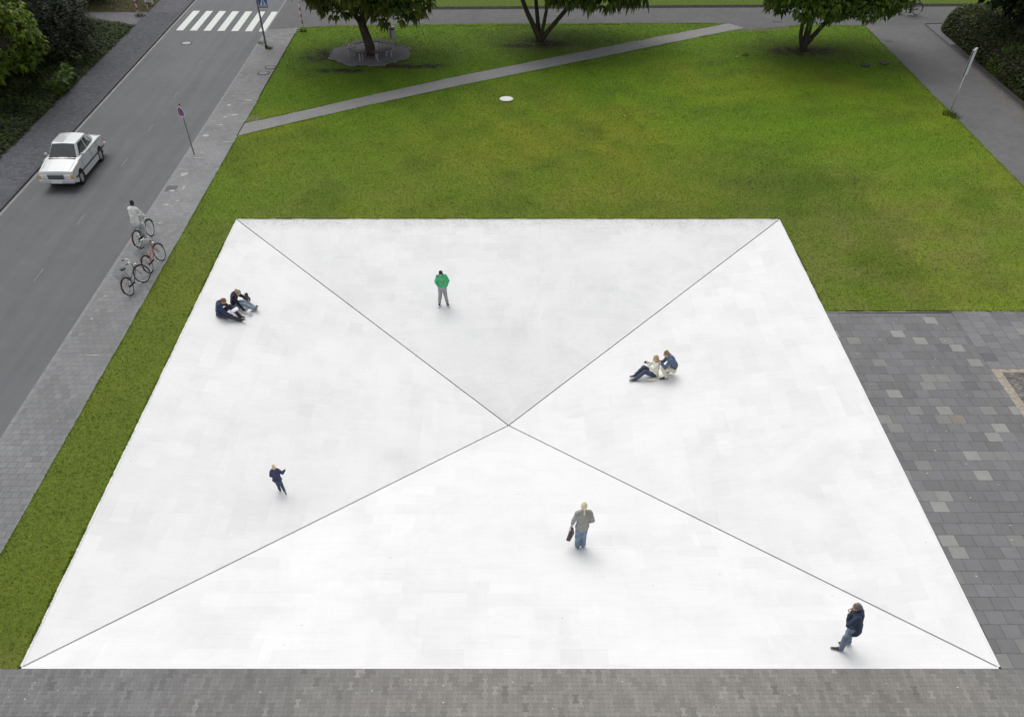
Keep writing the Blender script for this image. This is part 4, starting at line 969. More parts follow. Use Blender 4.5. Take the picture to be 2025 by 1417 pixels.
# ------------------------------------------------------------------ car
def make_car():
    t=thing('car','old white saloon car driving towards the viewer on the left road','car',(-21.70,30.40,RZ+.005),(0,0,R(180)))
    M_BODY=simple('white_car_paint',(.36,.375,.375),.25,.5,0,.03,2,coat=.8)
    M_GLASS=simple('tinted_glass',(.035,.04,.043),.05,.5,0,.05); M_TRIM=simple('dark_trim',(.02,.02,.022),.45,.4)
    W=.86; L=2.25
    # side outline (y forward, z up) with wheel arches
    def arch(cy,n=9,r_=.36): return [(cy-r_*math.cos(PI*i/n),.31+r_*math.sin(PI*i/n)) for i in range(n+1)]
    out=[(-L+.05,.36),(-1.75,.25)]+[(y,z) for y,z in arch(-1.34)]+[(-.98,.22),(.98,.22)]+[(y,z) for y,z in arch(1.38)]+[(1.80,.24),(L-.04,.34),(L,.52),(L-.03,.72),(L-.10,.80),(1.2,.915),(.86,.955),(-1.25,.97),(-1.85,.955),(-L+.06,.90),(-L,.74),(-L-.01,.5)]
    xsn=[-1,-.97,-.80,-.45,0,.45,.80,.97,1]; n=len(out); V=[];F=[]
    for xi in xsn:
        for (y,z) in out:
            taper=1-.055*max(0,(abs(y)-1.2)/1.05)**2
            crown=(1-abs(xi)**2.4)*.035 if z>.7 else 0
            xx=xi*W*taper*(1-.02*max(0,z-.55))
            edge=(.028 if abs(xi)==1 else 0)
            yy=y*(1-.028*abs(xi)**3*(abs(y)>2.0))
            V.append((xx,yy,z+crown-(edge if z>.7 else 0)))
    for i in range(len(xsn)-1):
        for k in range(n):
            k2=(k+1)%n; F.append((i*n+k,(i+1)*n+k,(i+1)*n+k2,i*n+k2))
    F.append(tuple(range(n))); F.append(tuple((len(xsn)-1)*n+k for k in range(n-1,-1,-1)))
    mb=MB(); mb.add(V,F); bo=mb.build('body',M_BODY,t,smooth=False,bevel=.02)
    for p in bo.data.polygons: p.use_smooth=abs(p.normal.x)<.9 and p.normal.z>.3
    # greenhouse
    bz=.955; rz=1.40
    def cab(y,xi,z,w_): return (xi*w_,y,z)
    base=[(.98,.70),(.55,.755),(-.35,.765),(-1.15,.75),(-1.62,.66)]
    yb=[.92,.5,-.35,-1.1,-1.62]; yt=[.30,.14,-.35,-.82,-1.0]; wb=[.72,.76,.77,.76,.68]; wt=[.56,.60,.61,.60,.55]
    V=[];F=[]
    for i in range(5):
        V+=[(-wb[i],yb[i],bz-.05),(-wt[i],yt[i],rz-.012*(i in(0,4))),(0,yt[i]+.012*(i==0),rz+.016),(wt[i],yt[i],rz-.012*(i in(0,4))),(wb[i],yb[i],bz-.05)]
    for i in range(4):
        for j in range(4): F.append((i*5+j,i*5+j+1,(i+1)*5+j+1,(i+1)*5+j))
    F.append((4,3,2,1,0)); F.append((20,21,22,23,24))
    mb=MB(); mb.add(V,F); cb_=mb.build('cabin',M_BODY,t,bevel=.03)
    for p in cb_.data.polygons: p.use_smooth=p.normal.z>.9
    def pane(name,q,off,inset=.0):
        q=[Vector(p) for p in q]; n=(q[1]-q[0]).cross(q[3]-q[0]).normalized()
        c=sum(q,Vector())/4
        if n.dot(c-Vector((0,-.35,1.1)))<0: n=-n
        mb=MB(); P=[p+n*off for p in q]; Q=[p-n*.01 for p in q]; mb.add(P+Q,[(0,1,2,3),(7,6,5,4)]+[(i,i+4,(i+1)%4+4,(i+1)%4) for i in range(4)]); return mb.build(name,M_GLASS,t)
    pane('windscreen',[(-.665,.885,.975),(.665,.885,.975),(.535,.345,1.355),(-.535,.345,1.355)],.012)
    pane('rear_window',[(-.60,-1.56,.985),(.60,-1.56,.985),(.52,-1.06,1.355),(-.52,-1.06,1.355)],.016)
    for s_ in (-1,1):
        def P(i,y,f): # point on the side wall between base and roof
            wbv=np.interp(y,yb[::-1],wb[::-1]); wtv=np.interp(y,yt[::-1],wt[::-1]); w_=wbv+(wtv-wbv)*f; return (s_*w_,y,bz-.05+(rz-bz+.05)*f)
        pane('side_window',[P(0,.60,.16),P(0,-.28,.16),P(0,-.30,.86),P(0,.20,.86)],.013)
        pane('side_window',[P(0,-.40,.16),P(0,-1.18,.16),P(0,-.92,.86),P(0,-.38,.86)],.013)
        mb=MB(); mb.box((s_*.862,0,.50),(.016,3.9,.055)); mb.build('side_moulding',M_TRIM,t)
        mb=MB(); mb.box((s_*.835,-.02,.945),(.012,2.5,.018)); mb.build('window_trim',M_CHROME,t)
        mb=MB(); mb.box((s_*.90,.62,1.02),(.14,.07,.11)); mb.build('mirror',M_BODY,t,bevel=.02)
        for dy in (-.08,-1.0): mb=MB(); mb.box((s_*.868,dy,.80),(.02,.15,.03)); mb.build('door_handle',M_CHROME,t)
        mb=MB(); mb.box((s_*.56,L-.015,.62),(.32,.05,.17)); mb.build('headlight',simple('lamp_glass',(.55,.56,.55),.15,.6),t,bevel=.015)
        mb=MB(); mb.box((s_*.775,L-.035,.62),(.10,.07,.16)); mb.build('indicator',simple('amber_lamp',(.62,.24,.05),.3,.5),t,bevel=.012)
        mb=MB(); mb.box((s_*.60,-L+.0,.70),(.38,.05,.16)); mb.build('tail_light',M_REDP,t,bevel=.012)
        for cy in (-1.34,1.38):
            wv=bpy.data.objects.new('wheel',None); COL.objects.link(wv); wv.parent=t; wv.location=(s_*.74,cy,.31)
            Mw=Matrix.Rotation(R(90),4,'Y')
            mb=MB(); mb.lathe([(.20,-.09),(.30,-.09),(.312,-.06),(.312,.06),(.30,.09),(.20,.09)],28,Mw,closed=True); mb.build('tyre',M_RUBBER,wv,smooth=True)
            mb=MB(); mb.lathe([(.20,-.07),(.20,.07),(.12,.085),(.05,.07)],24,Mw); mb.build('rim',M_STEEL,wv)
            mb=MB(); mb.box((s_*.60,cy,.40),(.40,.74,.40)); mb.build('wheel_arch',M_TRIM,t)
    mb=MB(); mb.box((0,L+.03,.44),(1.66,.13,.16)); mb.build('front_bumper',simple('bumper',(.40,.41,.41),.4,.5,0,.05),t,bevel=.03)
    mb=MB(); mb.box((0,-L-.03,.46),(1.66,.13,.16)); mb.build('rear_bumper',simple('bumper_rear',(.40,.41,.41),.4,.5,0,.05),t,bevel=.03)
    mb=MB(); mb.box((0,L-.01,.62),(.76,.045,.19)); go=mb.build('grille',M_TRIM,t,bevel=.008)
    mb=MB()
    for k in range(5): mb.box((0,L+.016,.555+k*.033),(.72,.01,.008))
    mb.tube([(-.38,L+.012,.53),(-.38,L+.012,.71),(.38,L+.012,.71),(.38,L+.012,.53)],.010,6); mb.build('grille_trim',M_CHROME,go)
    mb=MB(); mb.box((0,L+.10,.43),(.50,.012,.11)); mb.build('number_plate',M_WHITEP,t)
    for s_ in (-1,1): mb=MB(); mb.tube([(s_*.30-.1,.93,.975),(s_*.30+.25,.80,1.03)],.008,5); mb.build('wiper',M_TRIM,t)
    M_SEAM=simple('panel_seam',(.05,.05,.052),.7,.2)
    for s_ in (-1,1):
        for yy in (.88,-.33,-1.22):
            mb=MB(); mb.box((s_*.864,yy,.70),(.006,.010,.40)); mb.build('door_seam',M_SEAM,t)
    for s_ in (-1,1):
        mb=MB(); mb.tube([(s_*.70,.95,.953),(s_*.69,1.6,.885),(s_*.66,2.1,.815)],.005,4); mb.build('bonnet_seam',M_SEAM,t)
    mb=MB(); mb.box((0,1.0,.968),(1.3,.07,.012)); mb.build('cowl_vent',M_TRIM,t)
    mb=MB(); mb.box((0,0,.27),(1.45,3.9,.12)); mb.build('underbody',M_TRIM,t)
    return t
make_car()

# ------------------------------------------------------------------ people
SKIN=NM('skin',.6,.3); SKIN.p.inputs['Subsurface Weight'].default_value=.0; M_SKIN=SKIN.col(SKIN.mix(SKIN.ramp(SKIN.noise(9,3),.3,.7),(.62,.39,.30),(.70,.46,.36)))
M_EYE=simple('eye_dark',(.03,.02,.02),.3,.5); M_LIP=simple('lips',(.38,.13,.11),.5,.4)
def rcone(V,F,p1,r1,p2,r2,side=None,flat=1.0,n=14,caps=4):
    """tapered capsule; cross-section stretched along `side` (flat<1 thins the other way)"""
    p1=np.array(p1,float);p2=np.array(p2,float); d=p2-p1; L=np.linalg.norm(d); d=d/(L+1e-9) if L>1e-6 else np.array([0,0,1.])
    s=np.array(side,float) if side is not None else (np.array([1.,0,0]) if abs(d[0])<.8 else np.array([0,1.,0]))
    s=s-d*s.dot(d); s/=np.linalg.norm(s)+1e-9; f=np.cross(d,s)
    st=[]
    for i in range(caps): a=-PI/2+ (i+.3)*(PI/2)/caps; st.append((p1+d*r1*math.sin(a),r1*math.cos(a)))
    for i in range(5): k=i/4; st.append((p1+d*L*k,r1+(r2-r1)*k))
    for i in range(caps): a=(i+.7)*(PI/2)/caps; st.append((p2+d*r2*math.sin(a),r2*math.cos(a)))
    b=len(V)
    for c,r_ in st:
        for k in range(n):
            a=2*PI*k/n; V.append(tuple(c+s*r_*math.cos(a)+f*r_*flat*math.sin(a)))
    for i in range(len(st)-1):
        for k in range(n):
            k2=(k+1)%n; F.append((b+i*n+k,b+i*n+k2,b+(i+1)*n+k2,b+(i+1)*n+k))
    F.append(tuple(b+k for k in range(n-1,-1,-1))); F.append(tuple(b+(len(st)-1)*n+k for k in range(n)))
def remeshed(name,V,F,voxel,smooth=3,fold=0,seed=0,cut=None):
    me=py_mesh(name+'_src',V,F); o=bpy.data.objects.new('tmp',me); COL.objects.link(o)
    mo=o.modifiers.new('r','REMESH'); mo.mode='VOXEL'; mo.voxel_size=voxel
    sm=o.modifiers.new('s','SMOOTH'); sm.factor=.5; sm.iterations=smooth
    dg=bpy.context.evaluated_depsgraph_get(); dg.update(); ev=o.evaluated_get(dg)
    out=bpy.data.meshes.new_from_object(ev); bpy.data.objects.remove(o); bpy.data.meshes.remove(me)
    out.name=name; nv=len(out.vertices)
    if fold and nv:
        co=np.empty(nv*3); out.vertices.foreach_get('co',co); co=co.reshape(-1,3); no=np.empty(nv*3); out.vertices.foreach_get('normal',no); no=no.reshape(-1,3)
        r=np.random.default_rng(seed); d=np.zeros(nv)
        for k in range(7):
            w_=r.normal(0,1,3); w_*=r.uniform(16,48)/np.linalg.norm(w_); w_[2]*=1.3
            d+=np.sin(co@w_+r.uniform(0,6)+2.0*np.sin(co@(r.normal(0,1,3)*7)))/ (1.5+k*.5)
        co+=no*(d*fold)[:,None]; out.vertices.foreach_set('co',co.ravel())
    out.polygons.foreach_set('use_smooth',[True]*len(out.polygons)); out.update()
    return out
def v3(*a): return np.array(a,float)
BASE=dict(pel=(0,0,.95),wai=(0,0,1.08),che=(0,.0,1.29),nec=(0,-.01,1.45),hea=(0,.03,1.60),
  sL=(-.175,0,1.40),sR=(.175,0,1.40),eL=(-.225,-.03,1.12),eR=(.225,-.03,1.12),wL=(-.225,.05,.88),wR=(.225,.05,.88),
  hL=(-.09,0,.92),hR=(.09,0,.92),kL=(-.10,.02,.49),kR=(.10,.02,.49),aL=(-.10,-.03,.09),aR=(.10,-.03,.09),tL=(-.12,.13,.03),tR=(.12,.13,.03))
def person(label,loc,heading,J,top,bot,shoe,hair,scale=1.0,look=(0,1,-.1),hairstyle='short',longcoat=0,group='people on and near the square',puff=1.0,slope=None,fingers=.9,build=1.0,coll=None,sleeves=True,jname='jacket',headtilt=0,handdir=None,flare=0.0,hair2=None):
    """front is local +Y; loc is the ground point; slope shears the pose so feet and seat rest on the tilted concrete"""
    q={k:v3(*v) for k,v in BASE.items()}; q.update({k:v3(*v) for k,v in J.items()})
    for k in q: q[k]=q[k]*scale
    s=scale; ch=math.cos(heading); sh=math.sin(heading)
    gx,gy=slope if slope else (0,0)
    lgx=gx*ch+gy*sh; lgy=-gx*sh+gy*ch
    for k in q:
        wz=max(0,1-q[k][2]/(1.0*s)) if q['pel'][2]>.6*s else 1.0
        q[k][2]+=wz*(lgx*q[k][0]+lgy*q[k][1])
    look=v3(*look); look/=np.linalg.norm(look)
    rt=np.cross(look,(0,0,1)); rt/=np.linalg.norm(rt)+1e-9; upv=np.cross(rt,look)
    shd=q['sR']-q['sL']; shd/=np.linalg.norm(shd); hpd=q['hR']-q['hL']; hpd/=np.linalg.norm(hpd)
    # ---- body, one continuous skin
    V=[];F=[]; H=q['hea']
    hd=.098*s
    def A(p1,r1,p2,r2,side=None,flat=1.0): rcone(V,F,p1,r1*s,p2,r2*s,side,flat)
    A(H+upv*.035*s,.083,H-upv*.01*s+look*.008*s,.078,rt,1.15)        # skull
    A(H+look*.025*s-upv*.03*s,.062,H+look*.042*s-upv*.085*s,.036,rt,1.0)   # jaw, chin
    A(H+look*.095*s+upv*.0*s,.010,H+look*.108*s-upv*.035*s,.014)        # nose
    for e in (-1,1): A(H+rt*.083*e*s+upv*.01*s-look*.005*s,.012,H+rt*.082*e*s-upv*.03*s-look*.003*s,.010)  # ears
    A(H-upv*.05*s-look*.01*s,.05,q['nec'],.058)
    A(q['nec'],.062,q['che']+v3(0,0,.04)*s,.10,shd,.8); A(q['che']+v3(0,0,.03)*s,.135,q['wai'],.115,shd,.72); A(q['wai'],.118,q['pel'],.145,hpd,.75)
    for a in 'LR':
        A(q['s'+a]*.85+q['nec']*.15,.06,q['s'+a],.058); A(q['s'+a],.050,q['e'+a],.038); A(q['e'+a],.040,q['w'+a],.026)
        A(q['h'+a],.088,q['k'+a],.056); A(q['k'+a],.056,q['a'+a],.036); A(q['a'+a],.028,q['t'+a]-v3(0,0,.005)*s,.014,None,.8)
        # hand: palm, four fingers, thumb
        d=q['w'+a]-q['e'+a]; d/=np.linalg.norm(d); 
        if handdir and a in handdir: d=v3(*handdir[a]); d/=np.linalg.norm(d)
        inn=(q['che']-q['w'+a]); inn-=d*inn.dot(d); inn/=np.linalg.norm(inn)+1e-9; wd=np.cross(d,inn); 
        if wd[1]<0: wd=-wd
        w0=q['w'+a]; pk=w0+d*.075*s
        A(w0+d*.01*s,.024,pk,.030,wd,.5); A(w0+d*.03*s,.026,pk,.034,wd,.42)
        for i,(o_,l_) in enumerate(((-.030,.062),(-.010,.074),(.010,.078),(.030,.070))):
            b0=pk+wd*o_*s; b1=b0+(d*.80+inn*.35)*l_*.5*s; b2=b1+(d*.45+inn*.80)*l_*.5*s
            A(b0,.0095,b1,.0088); A(b1,.0088,b2,.0075)
        b0=w0+d*.025*s+wd*.03*s; b1=b0+(d*.5+wd*.75+inn*.25)*.035*s; b2=b1+(d*.75+wd*.25+inn*.5)*.03*s
        A(b0,.012,b1,.010); A(b1,.010,b2,.0085)
    me=remeshed('person',V,F,.0085*max(s,.8),2)
    body=link('person',me,M_SKIN); body.location=loc; body.rotation_euler=(0,0,heading)
    tag(body,label,'person',group)
    # ---- face
    for e in (-1,1):
        mb=MB(); mb.lathe([(.0001,-.007),(.009,-.004),(.011,0),(.009,.004),(.0001,.007)],10); c=H+look*.094*s+rt*.030*e*s+upv*.012*s
        mb.xf(Matrix.Translation(c)@Matrix.Scale(s,4)); mb.build('eye',M_EYE,body,smooth=True)
    Vm=[];Fm=[]; rcone(Vm,Fm,H+look*.088*s-rt*.018*s-upv*.052*s,.006*s,H+look*.088*s+rt*.018*s-upv*.052*s,.006*s,None,.7,8,2); link('mouth',py_mesh('mouth',Vm,Fm,True),M_LIP,body)
    # ---- trousers
    V=[];F=[]
    A(q['pel']+v3(0,0,.0)*s,.136*build,q['pel']*.5+(q['hL']+q['hR'])*.25,.145*build,hpd,.82)
    for a in 'LR':
        A(q['h'+a],.105*build,q['k'+a],.084*build); an=q['a'+a]+(q['k'+a]-q['a'+a])*.02
        A(q['k'+a],.084*build,an,(.074+flare)); 
    tr=link('trousers',remeshed('trousers',V,F,.013,2,.0045*s,hash(label)%97),bot,body)
    # ---- shoes
    for a in 'LR':
        V=[];F=[]; fd=q['t'+a]-q['a'+a]; fd[2]=0 if abs(fd[2])<.12*s else fd[2]; fd/=np.linalg.norm(fd)
        hl=q['a'+a]-fd*.035*s; low=v3(0,0,-.045*s) if q['a'+a][2]-q['t'+a][2]>.02*s else v3(0,0,0)
        A(q['a'+a]-v3(0,0,.005)*s,.050,(q['a'+a]*.45+q['t'+a]*.55),.044); A(q['a'+a]+low*.3,.050,hl+low,.042); A(hl+low,.044,q['t'+a]+v3(0,0,.012)*s,.040,np.cross(fd,(0,0,1)),.72); A(q['t'+a]+v3(0,0,.012)*s,.043,q['t'+a]+fd*.045*s+v3(0,0,.004)*s,.036,np.cross(fd,(0,0,1)),.62)
        link('shoe',remeshed('shoe',V,F,.010,1),shoe,body)
    # ---- jacket with sleeves
    V=[];F=[]; pf=puff*build
    A(q['nec']+v3(0,0,-.01)*s,.070,q['che']+v3(0,0,.05)*s,.135*pf,shd,.78); A(q['che']+v3(0,0,.03)*s,.168*pf,q['wai'],.150*pf,shd,.76)
    hem=q['pel']+(q['pel']-q['wai'])*(.25+longcoat*2.2) if q['pel'][2]>.6*s else q['pel']+v3(0,0,.02)*s
    ax_=(hem-q['wai']); ax_/=np.linalg.norm(ax_)+1e-9
    A(q['wai'],.152*pf,hem-ax_*.08*s,(.158+.03*longcoat)*pf,hpd,.80)
    hw=(.085+.03*longcoat)*pf*s; A(hem-ax_*.05*s-hpd*hw,.088*pf,hem-ax_*.05*s+hpd*hw,.088*pf,np.cross(hpd,ax_),.85)
    if longcoat and q['pel'][2]<=.6*s: A(q['pel'],.17*pf,q['pel']+(q['kL']+q['kR']-2*q['pel'])*.12,.15*pf,hpd,.6)
    for a in 'LR':
        A(q['nec']*.45+q['s'+a]*.55+v3(0,0,-.02)*s,.075*pf,q['s'+a],.075*pf); A(q['s'+a],.073*pf,q['e'+a],.057*pf); A(q['e'+a],.058*pf,q['w'+a]+(q['e'+a]-q['w'+a])*.06,.043*pf)
    link(jname,remeshed(jname,V,F,.012,2,.0055*s,hash(label)%89+3),top,body)
    if coll is not None:
        V=[];F=[]; bk=q['nec']-look*v3(1,1,0)*.05*s
        A(q['nec']+v3(0,0,.0)*s-shd*.055*s,.030,bk+v3(0,0,.01)*s,.032); A(bk+v3(0,0,.01)*s,.032,q['nec']+shd*.055*s,.030)
        if coll=='hood': A(bk+v3(0,0,-.02)*s,.055,bk-look*v3(1,1,0)*.05*s+v3(0,0,-.09)*s,.065,shd,.7)
        link('hood' if coll=='hood' else 'collar',remeshed('collar',V,F,.010,2),top,body)
    # ---- hair
    V=[];F=[]
    A(H+upv*.045*s-look*.012*s,.094,H+upv*.0*s-look*.026*s,.090,rt,1.08)
    A(H+upv*.075*s+look*.03*s,.060,H+upv*.085*s-look*.02*s,.070,rt,1.0)
    if hairstyle in('bob','long'):
        for e in (-1,1): A(H+rt*.075*e*s+upv*.03*s,.030,H+rt*.082*e*s-upv*.085*s-look*.01*s,.030,look,.7)
        A(H-look*.05*s,.075,H-look*.06*s-upv*.10*s,.062,rt,.7)
    if hairstyle=='long':
        for e in (-1,0,1): A(H-look*.055*s+rt*.05*e*s-upv*.05*s,.055,q['nec']-look*v3(1,1,0)*.085*s+rt*.05*e*s-v3(0,0,.12)*s,.050,rt,.5); 
        A(H-look*.06*s,.095,q['nec']-look*v3(1,1,0)*.13*s-v3(0,0,.24)*s,.062,rt,.6)
    if hairstyle=='tail':
        A(H-look*.10*s+upv*.0*s,.028,H-look*.135*s-upv*.06*s,.030); A(H-look*.135*s-upv*.06*s,.032,q['nec']-look*v3(1,1,0)*.115*s-v3(0,0,.10)*s,.016)
    if hairstyle=='bun': A(H-look*.11*s+upv*.05*s,.045,H-look*.12*s+upv*.045*s,.045)
    link('hair',remeshed('hair',V,F,.009,1,.003*s,5),hair,body)
    return body,q
def slope_at(x,y):
    e=.05; return ((gz(x+e,y)-gz(x-e,y))/(2*e),(gz(x,y+e)-gz(x,y-e))/(2*e))
def hairm(n,c): return simple(n,c,.6,.4,var=.35,scale=40)
def at_slope(x,y): return (x,y,gz(x,y)+.004)
def loc_in(body_loc,heading,p):
    c,s_=math.cos(heading),math.sin(heading); return Vector((body_loc[0]+p[0]*c-p[1]*s_,body_loc[1]+p[0]*s_+p[1]*c,body_loc[2]+p[2]))
G_='people on and around the white square'
# 1 girl in green, facing the viewer, hands in pockets, looking down
L1=at_slope(-2.73,19.20); h1=R(180)
b1,q1=person('girl in a green jacket standing with hands in pockets on the far slope',L1,h1,dict(hea=(.02,.07,1.585),nec=(0,0,1.45),
   eL=(-.29,-.09,1.14),eR=(.29,-.09,1.14),wL=(-.20,.02,.93),wR=(.20,.02,.93),kL=(-.13,.03,.49),kR=(.13,.03,.49),aL=(-.19,-.02,.09),aR=(.19,-.02,.09),tL=(-.27,.11,.03),tR=(.21,.14,.03)),
   fabric('green_fabric',(.055,.33,.15)),fabric('grey_fabric',(.23,.23,.235)),simple('black_canvas_shoe',(.05,.05,.05),.8,.2),hairm('black_hair',(.018,.014,.016)),.87,(.1,.75,-.75),'bob',0,G_,1.12,slope_at(*L1[:2]),build=1.14,coll='collar')
mb=MB(); mb.tube([q1['sR']+v3(-.10,.02,.07)*.9,q1['che']+v3(.0,.155,.0)*.9,q1['wai']+v3(-.16,.115,.05)*.9],.014,6); mb.build('bag_strap',simple('orange_strap',(.42,.12,.04),.7,.2),b1)
for a in 'LR':
    fd=q1['t'+a]-q1['a'+a]; fd[2]=0; fd/=np.linalg.norm(fd); mb=MB(); p=q1['t'+a]+fd*.045+v3(0,0,.012); mb.lathe([(.0001,-.02),(.036,-.02),(.036,.01),(.02,.026),(.0001,.028)],12,Matrix.Translation(p)); mb.build('toe_cap',M_WHITEP,b1,smooth=True)
# 2 woman in grey jacket from behind, handbag in left hand
L2=at_slope(2.15,5.04); h2=R(6)
b2,q2=person('blonde woman seen from behind in a grey jacket and jeans, carrying a handbag',L2,h2,dict(hea=(.0,.04,1.615),nec=(0,.0,1.46),eL=(-.27,-.02,1.15),wL=(-.29,.06,.93),eR=(.275,-.07,1.15),wR=(.225,.06,.97),
   kL=(-.09,.02,.49),kR=(.08,.02,.49),aL=(-.085,-.03,.09),aR=(.09,.0,.09),tL=(-.10,.13,.03),tR=(.10,.16,.03),hL=(-.085,0,.92),hR=(.085,0,.92)),
   fabric('grey_wool',(.215,.215,.20),.12),fabric('blue_denim',(.135,.178,.24)),simple('blue_shoe',(.07,.11,.17),.7,.3),hairm('blonde_hair',(.50,.43,.29)),1.0,(.05,.95,-.3),'tail',.34,G_,1.08,slope_at(*L2[:2]),build=1.10,coll='collar',flare=.01)
# handbag held in her left hand
hp_=loc_in(L2,h2,q2['wL']+v3(-.02,.02,-.10)); hbg=thing('handbag','brown leather handbag hanging from the woman\'s left hand','handbag',hp_,(0,0,R(66)))
M_LEATH=simple('brown_leather',(.060,.038,.036),.55,.4,var=.4,scale=18)
mb=MB(); mb.prism([(-.20,-.07),(.20,-.07),(.20,.07),(-.20,.07)],-.46,-.20)
for v in mb.V:
    if v.z>-.3: v.y*=.35; v.x*=.9
mb.build('bag_body',M_LEATH,hbg,bevel=.025)
for s_ in (-1,1):
    mb=MB(); mb.tube([(-.12,s_*.02,-.21),(-.09,s_*.02,-.08),(0,s_*.008,0),(.09,s_*.02,-.08),(.12,s_*.02,-.21)],.009,6); mb.build('handle',M_BLACK,hbg,smooth=True)
# 3 man in dark jacket leaning forward, lower right
L3=at_slope(8.70,.78); h3=R(68)
b3,q3=person('man in a dark blue jacket and jeans with hands raised to his chin',L3,h3,dict(pel=(0,-.03,.95),wai=(0,.0,1.09),che=(0,.06,1.30),nec=(0,.11,1.45),hea=(.0,.18,1.58),
   sL=(-.185,.07,1.39),sR=(.185,.07,1.39),eL=(-.25,.20,1.14),wL=(-.07,.27,1.34),eR=(.25,.18,1.14),wR=(.07,.27,1.34),
   hL=(-.09,-.03,.92),hR=(.09,-.03,.92),kL=(-.12,.06,.49),kR=(.12,.0,.49),aL=(-.15,.03,.09),aR=(.17,-.14,.09),tL=(-.17,.21,.03),tR=(.12,.03,.03)),
   fabric('navy_fabric',(.025,.033,.060)),fabric('faded_denim',(.10,.128,.175)),simple('dark_leather_shoe',(.022,.021,.024),.45,.5),hairm('greying_brown_hair',(.12,.10,.09)),.98,(0,.96,-.35),'short',.55,G_,1.14,slope_at(*L3[:2]),build=1.10,coll='collar')
def camera_thing(label,pos,rotz,sc=1.0):
    c=thing('photo_camera',label,'camera',pos,(0,0,rotz),group='cameras in hands')
    mb=MB(); mb.box((0,0,0),(.12*sc,.045*sc,.075*sc)); mb.build('camera_body',M_BLACK,c,bevel=.008)
    mb=MB(); mb.lathe([(.030*sc,0),(.030*sc,.05*sc),(.024*sc,.055*sc)],14,Matrix.Translation((0,.02*sc,0))@Matrix.Rotation(R(-90),4,'X')); mb.build('lens',M_BLACK,c,smooth=True)
    return c
# 4 child walking away
L4=at_slope(-7.42,7.54); h4=R(14)
b4,q4=person('small blond child in dark clothes running across the left slope',L4,h4,dict(pel=(0,0,.86),wai=(0,.03,1.0),che=(0,.10,1.20),nec=(0,.13,1.36),hea=(0,.18,1.52),sL=(-.16,.12,1.30),sR=(.16,.12,1.30),
   eL=(-.26,.02,1.1),wL=(-.28,.18,1.02),eR=(.36,.0,1.16),wR=(.50,.12,1.24),hL=(-.09,0,.84),hR=(.09,0,.84),kL=(-.06,.10,.46),aL=(-.02,-.02,.09),tL=(-.03,.16,.03),kR=(.14,-.02,.48),aR=(.24,-.36,.30),tR=(.27,-.42,.14)),
   fabric('dark_navy_fabric',(.040,.045,.085)),fabric('slate_trousers',(.055,.07,.11)),simple('navy_shoe',(.05,.06,.09),.7,.2),hairm('pale_blond_hair',(.50,.40,.24)),.60,(0,.9,-.45),'long',.2,G_,1.25,slope_at(*L4[:2]),build=1.2)
# 5 seated, navy hooded coat, left pair
L5=at_slope(-11.38,17.02); h5=R(-95)
b5,q5=person('brown-haired person in a navy hooded coat sitting on the left slope reading a sheet',L5,h5,dict(pel=(0,0,.12),wai=(0,.0,.27),che=(0,.08,.46),nec=(0,.17,.60),hea=(0,.285,.685),sL=(-.18,.12,.56),sR=(.18,.12,.56),
   eL=(-.24,.30,.34),wL=(-.10,.50,.26),eR=(.25,.32,.34),wR=(.17,.56,.22),hL=(-.10,.04,.11),hR=(.11,.04,.11),kL=(-.24,.40,.38),aL=(-.12,.72,.09),tL=(-.12,.88,.05),kR=(.19,.46,.16),aR=(.13,.86,.07),tR=(.17,.98,.14)),
   fabric('navy_coat_fabric',(.028,.042,.085)),fabric('charcoal_trousers',(.040,.040,.050)),simple('black_shoe',(.02,.02,.024),.5,.4),hairm('auburn_hair',(.16,.075,.025)),.97,(0,.62,-.78),'short',.4,G_,1.15,slope_at(*L5[:2]),coll='hood',jname='coat')
mb=MB(); mb.tube([q5['nec']+v3(-.05,.09,-.02),q5['che']+v3(0,.17,-.02)],[.035,.025],8); mb.build('scarf',fabric('maroon_scarf',(.12,.012,.025)),b5,smooth=True)
def paper(label,pos,rz,rx,wx=.21,wy=.297):
    n=6; V=[];F=[]
    for i in range(n+1):
        for j in range(2): f=i/n; V.append(((j-.5)*wx,(f-.5)*wy,.02*math.sin(f*PI)))
    for i in range(n): F.append((i*2,i*2+1,i*2+3,i*2+2))
    o=link('sheet_of_paper',py_mesh('sheet_of_paper',V,F,True),simple('white_paper',(.78,.78,.82),.8,.2,var=.03)); o.location=pos; o.rotation_euler=(rx,0,rz)
    sm=o.modifiers.new('solid','SOLIDIFY'); sm.thickness=.002; return tag(o,label,'paper','sheets of paper')
paper('white sheet of paper lying over the leg of the person in the navy coat',loc_in(L5,h5,v3(.02,.62,.26)),h5+R(35),R(18),.26,.34)
# 6 seated, black jacket, jeans
L6=at_slope(-11.02,17.80); h6=R(-93)
b6,q6=person('blond person in a black jacket and pale jeans sitting with legs stretched out',L6,h6,dict(pel=(0,0,.12),wai=(0,.02,.27),che=(0,.10,.45),nec=(0,.18,.59),hea=(.0,.29,.66),sL=(-.18,.14,.55),sR=(.18,.14,.55),
   eL=(-.25,.34,.38),wL=(-.13,.56,.34),eR=(.28,.32,.30),wR=(.34,.50,.14),hL=(-.10,.04,.11),hR=(.10,.04,.11),kL=(-.09,.46,.26),aL=(-.03,.86,.08),tL=(-.01,.93,.20),kR=(.09,.46,.24),aR=(.06,.84,.08),tR=(.10,.91,.19)),
   fabric('black_fabric',(.018,.017,.030)),fabric('pale_denim',(.19,.24,.29)),simple('grey_trainer',(.15,.15,.13),.7,.3),hairm('dark_blond_hair',(.29,.21,.11)),.97,(0,.60,-.80),'bun',0,G_,1.15,slope_at(*L6[:2]),coll='hood')
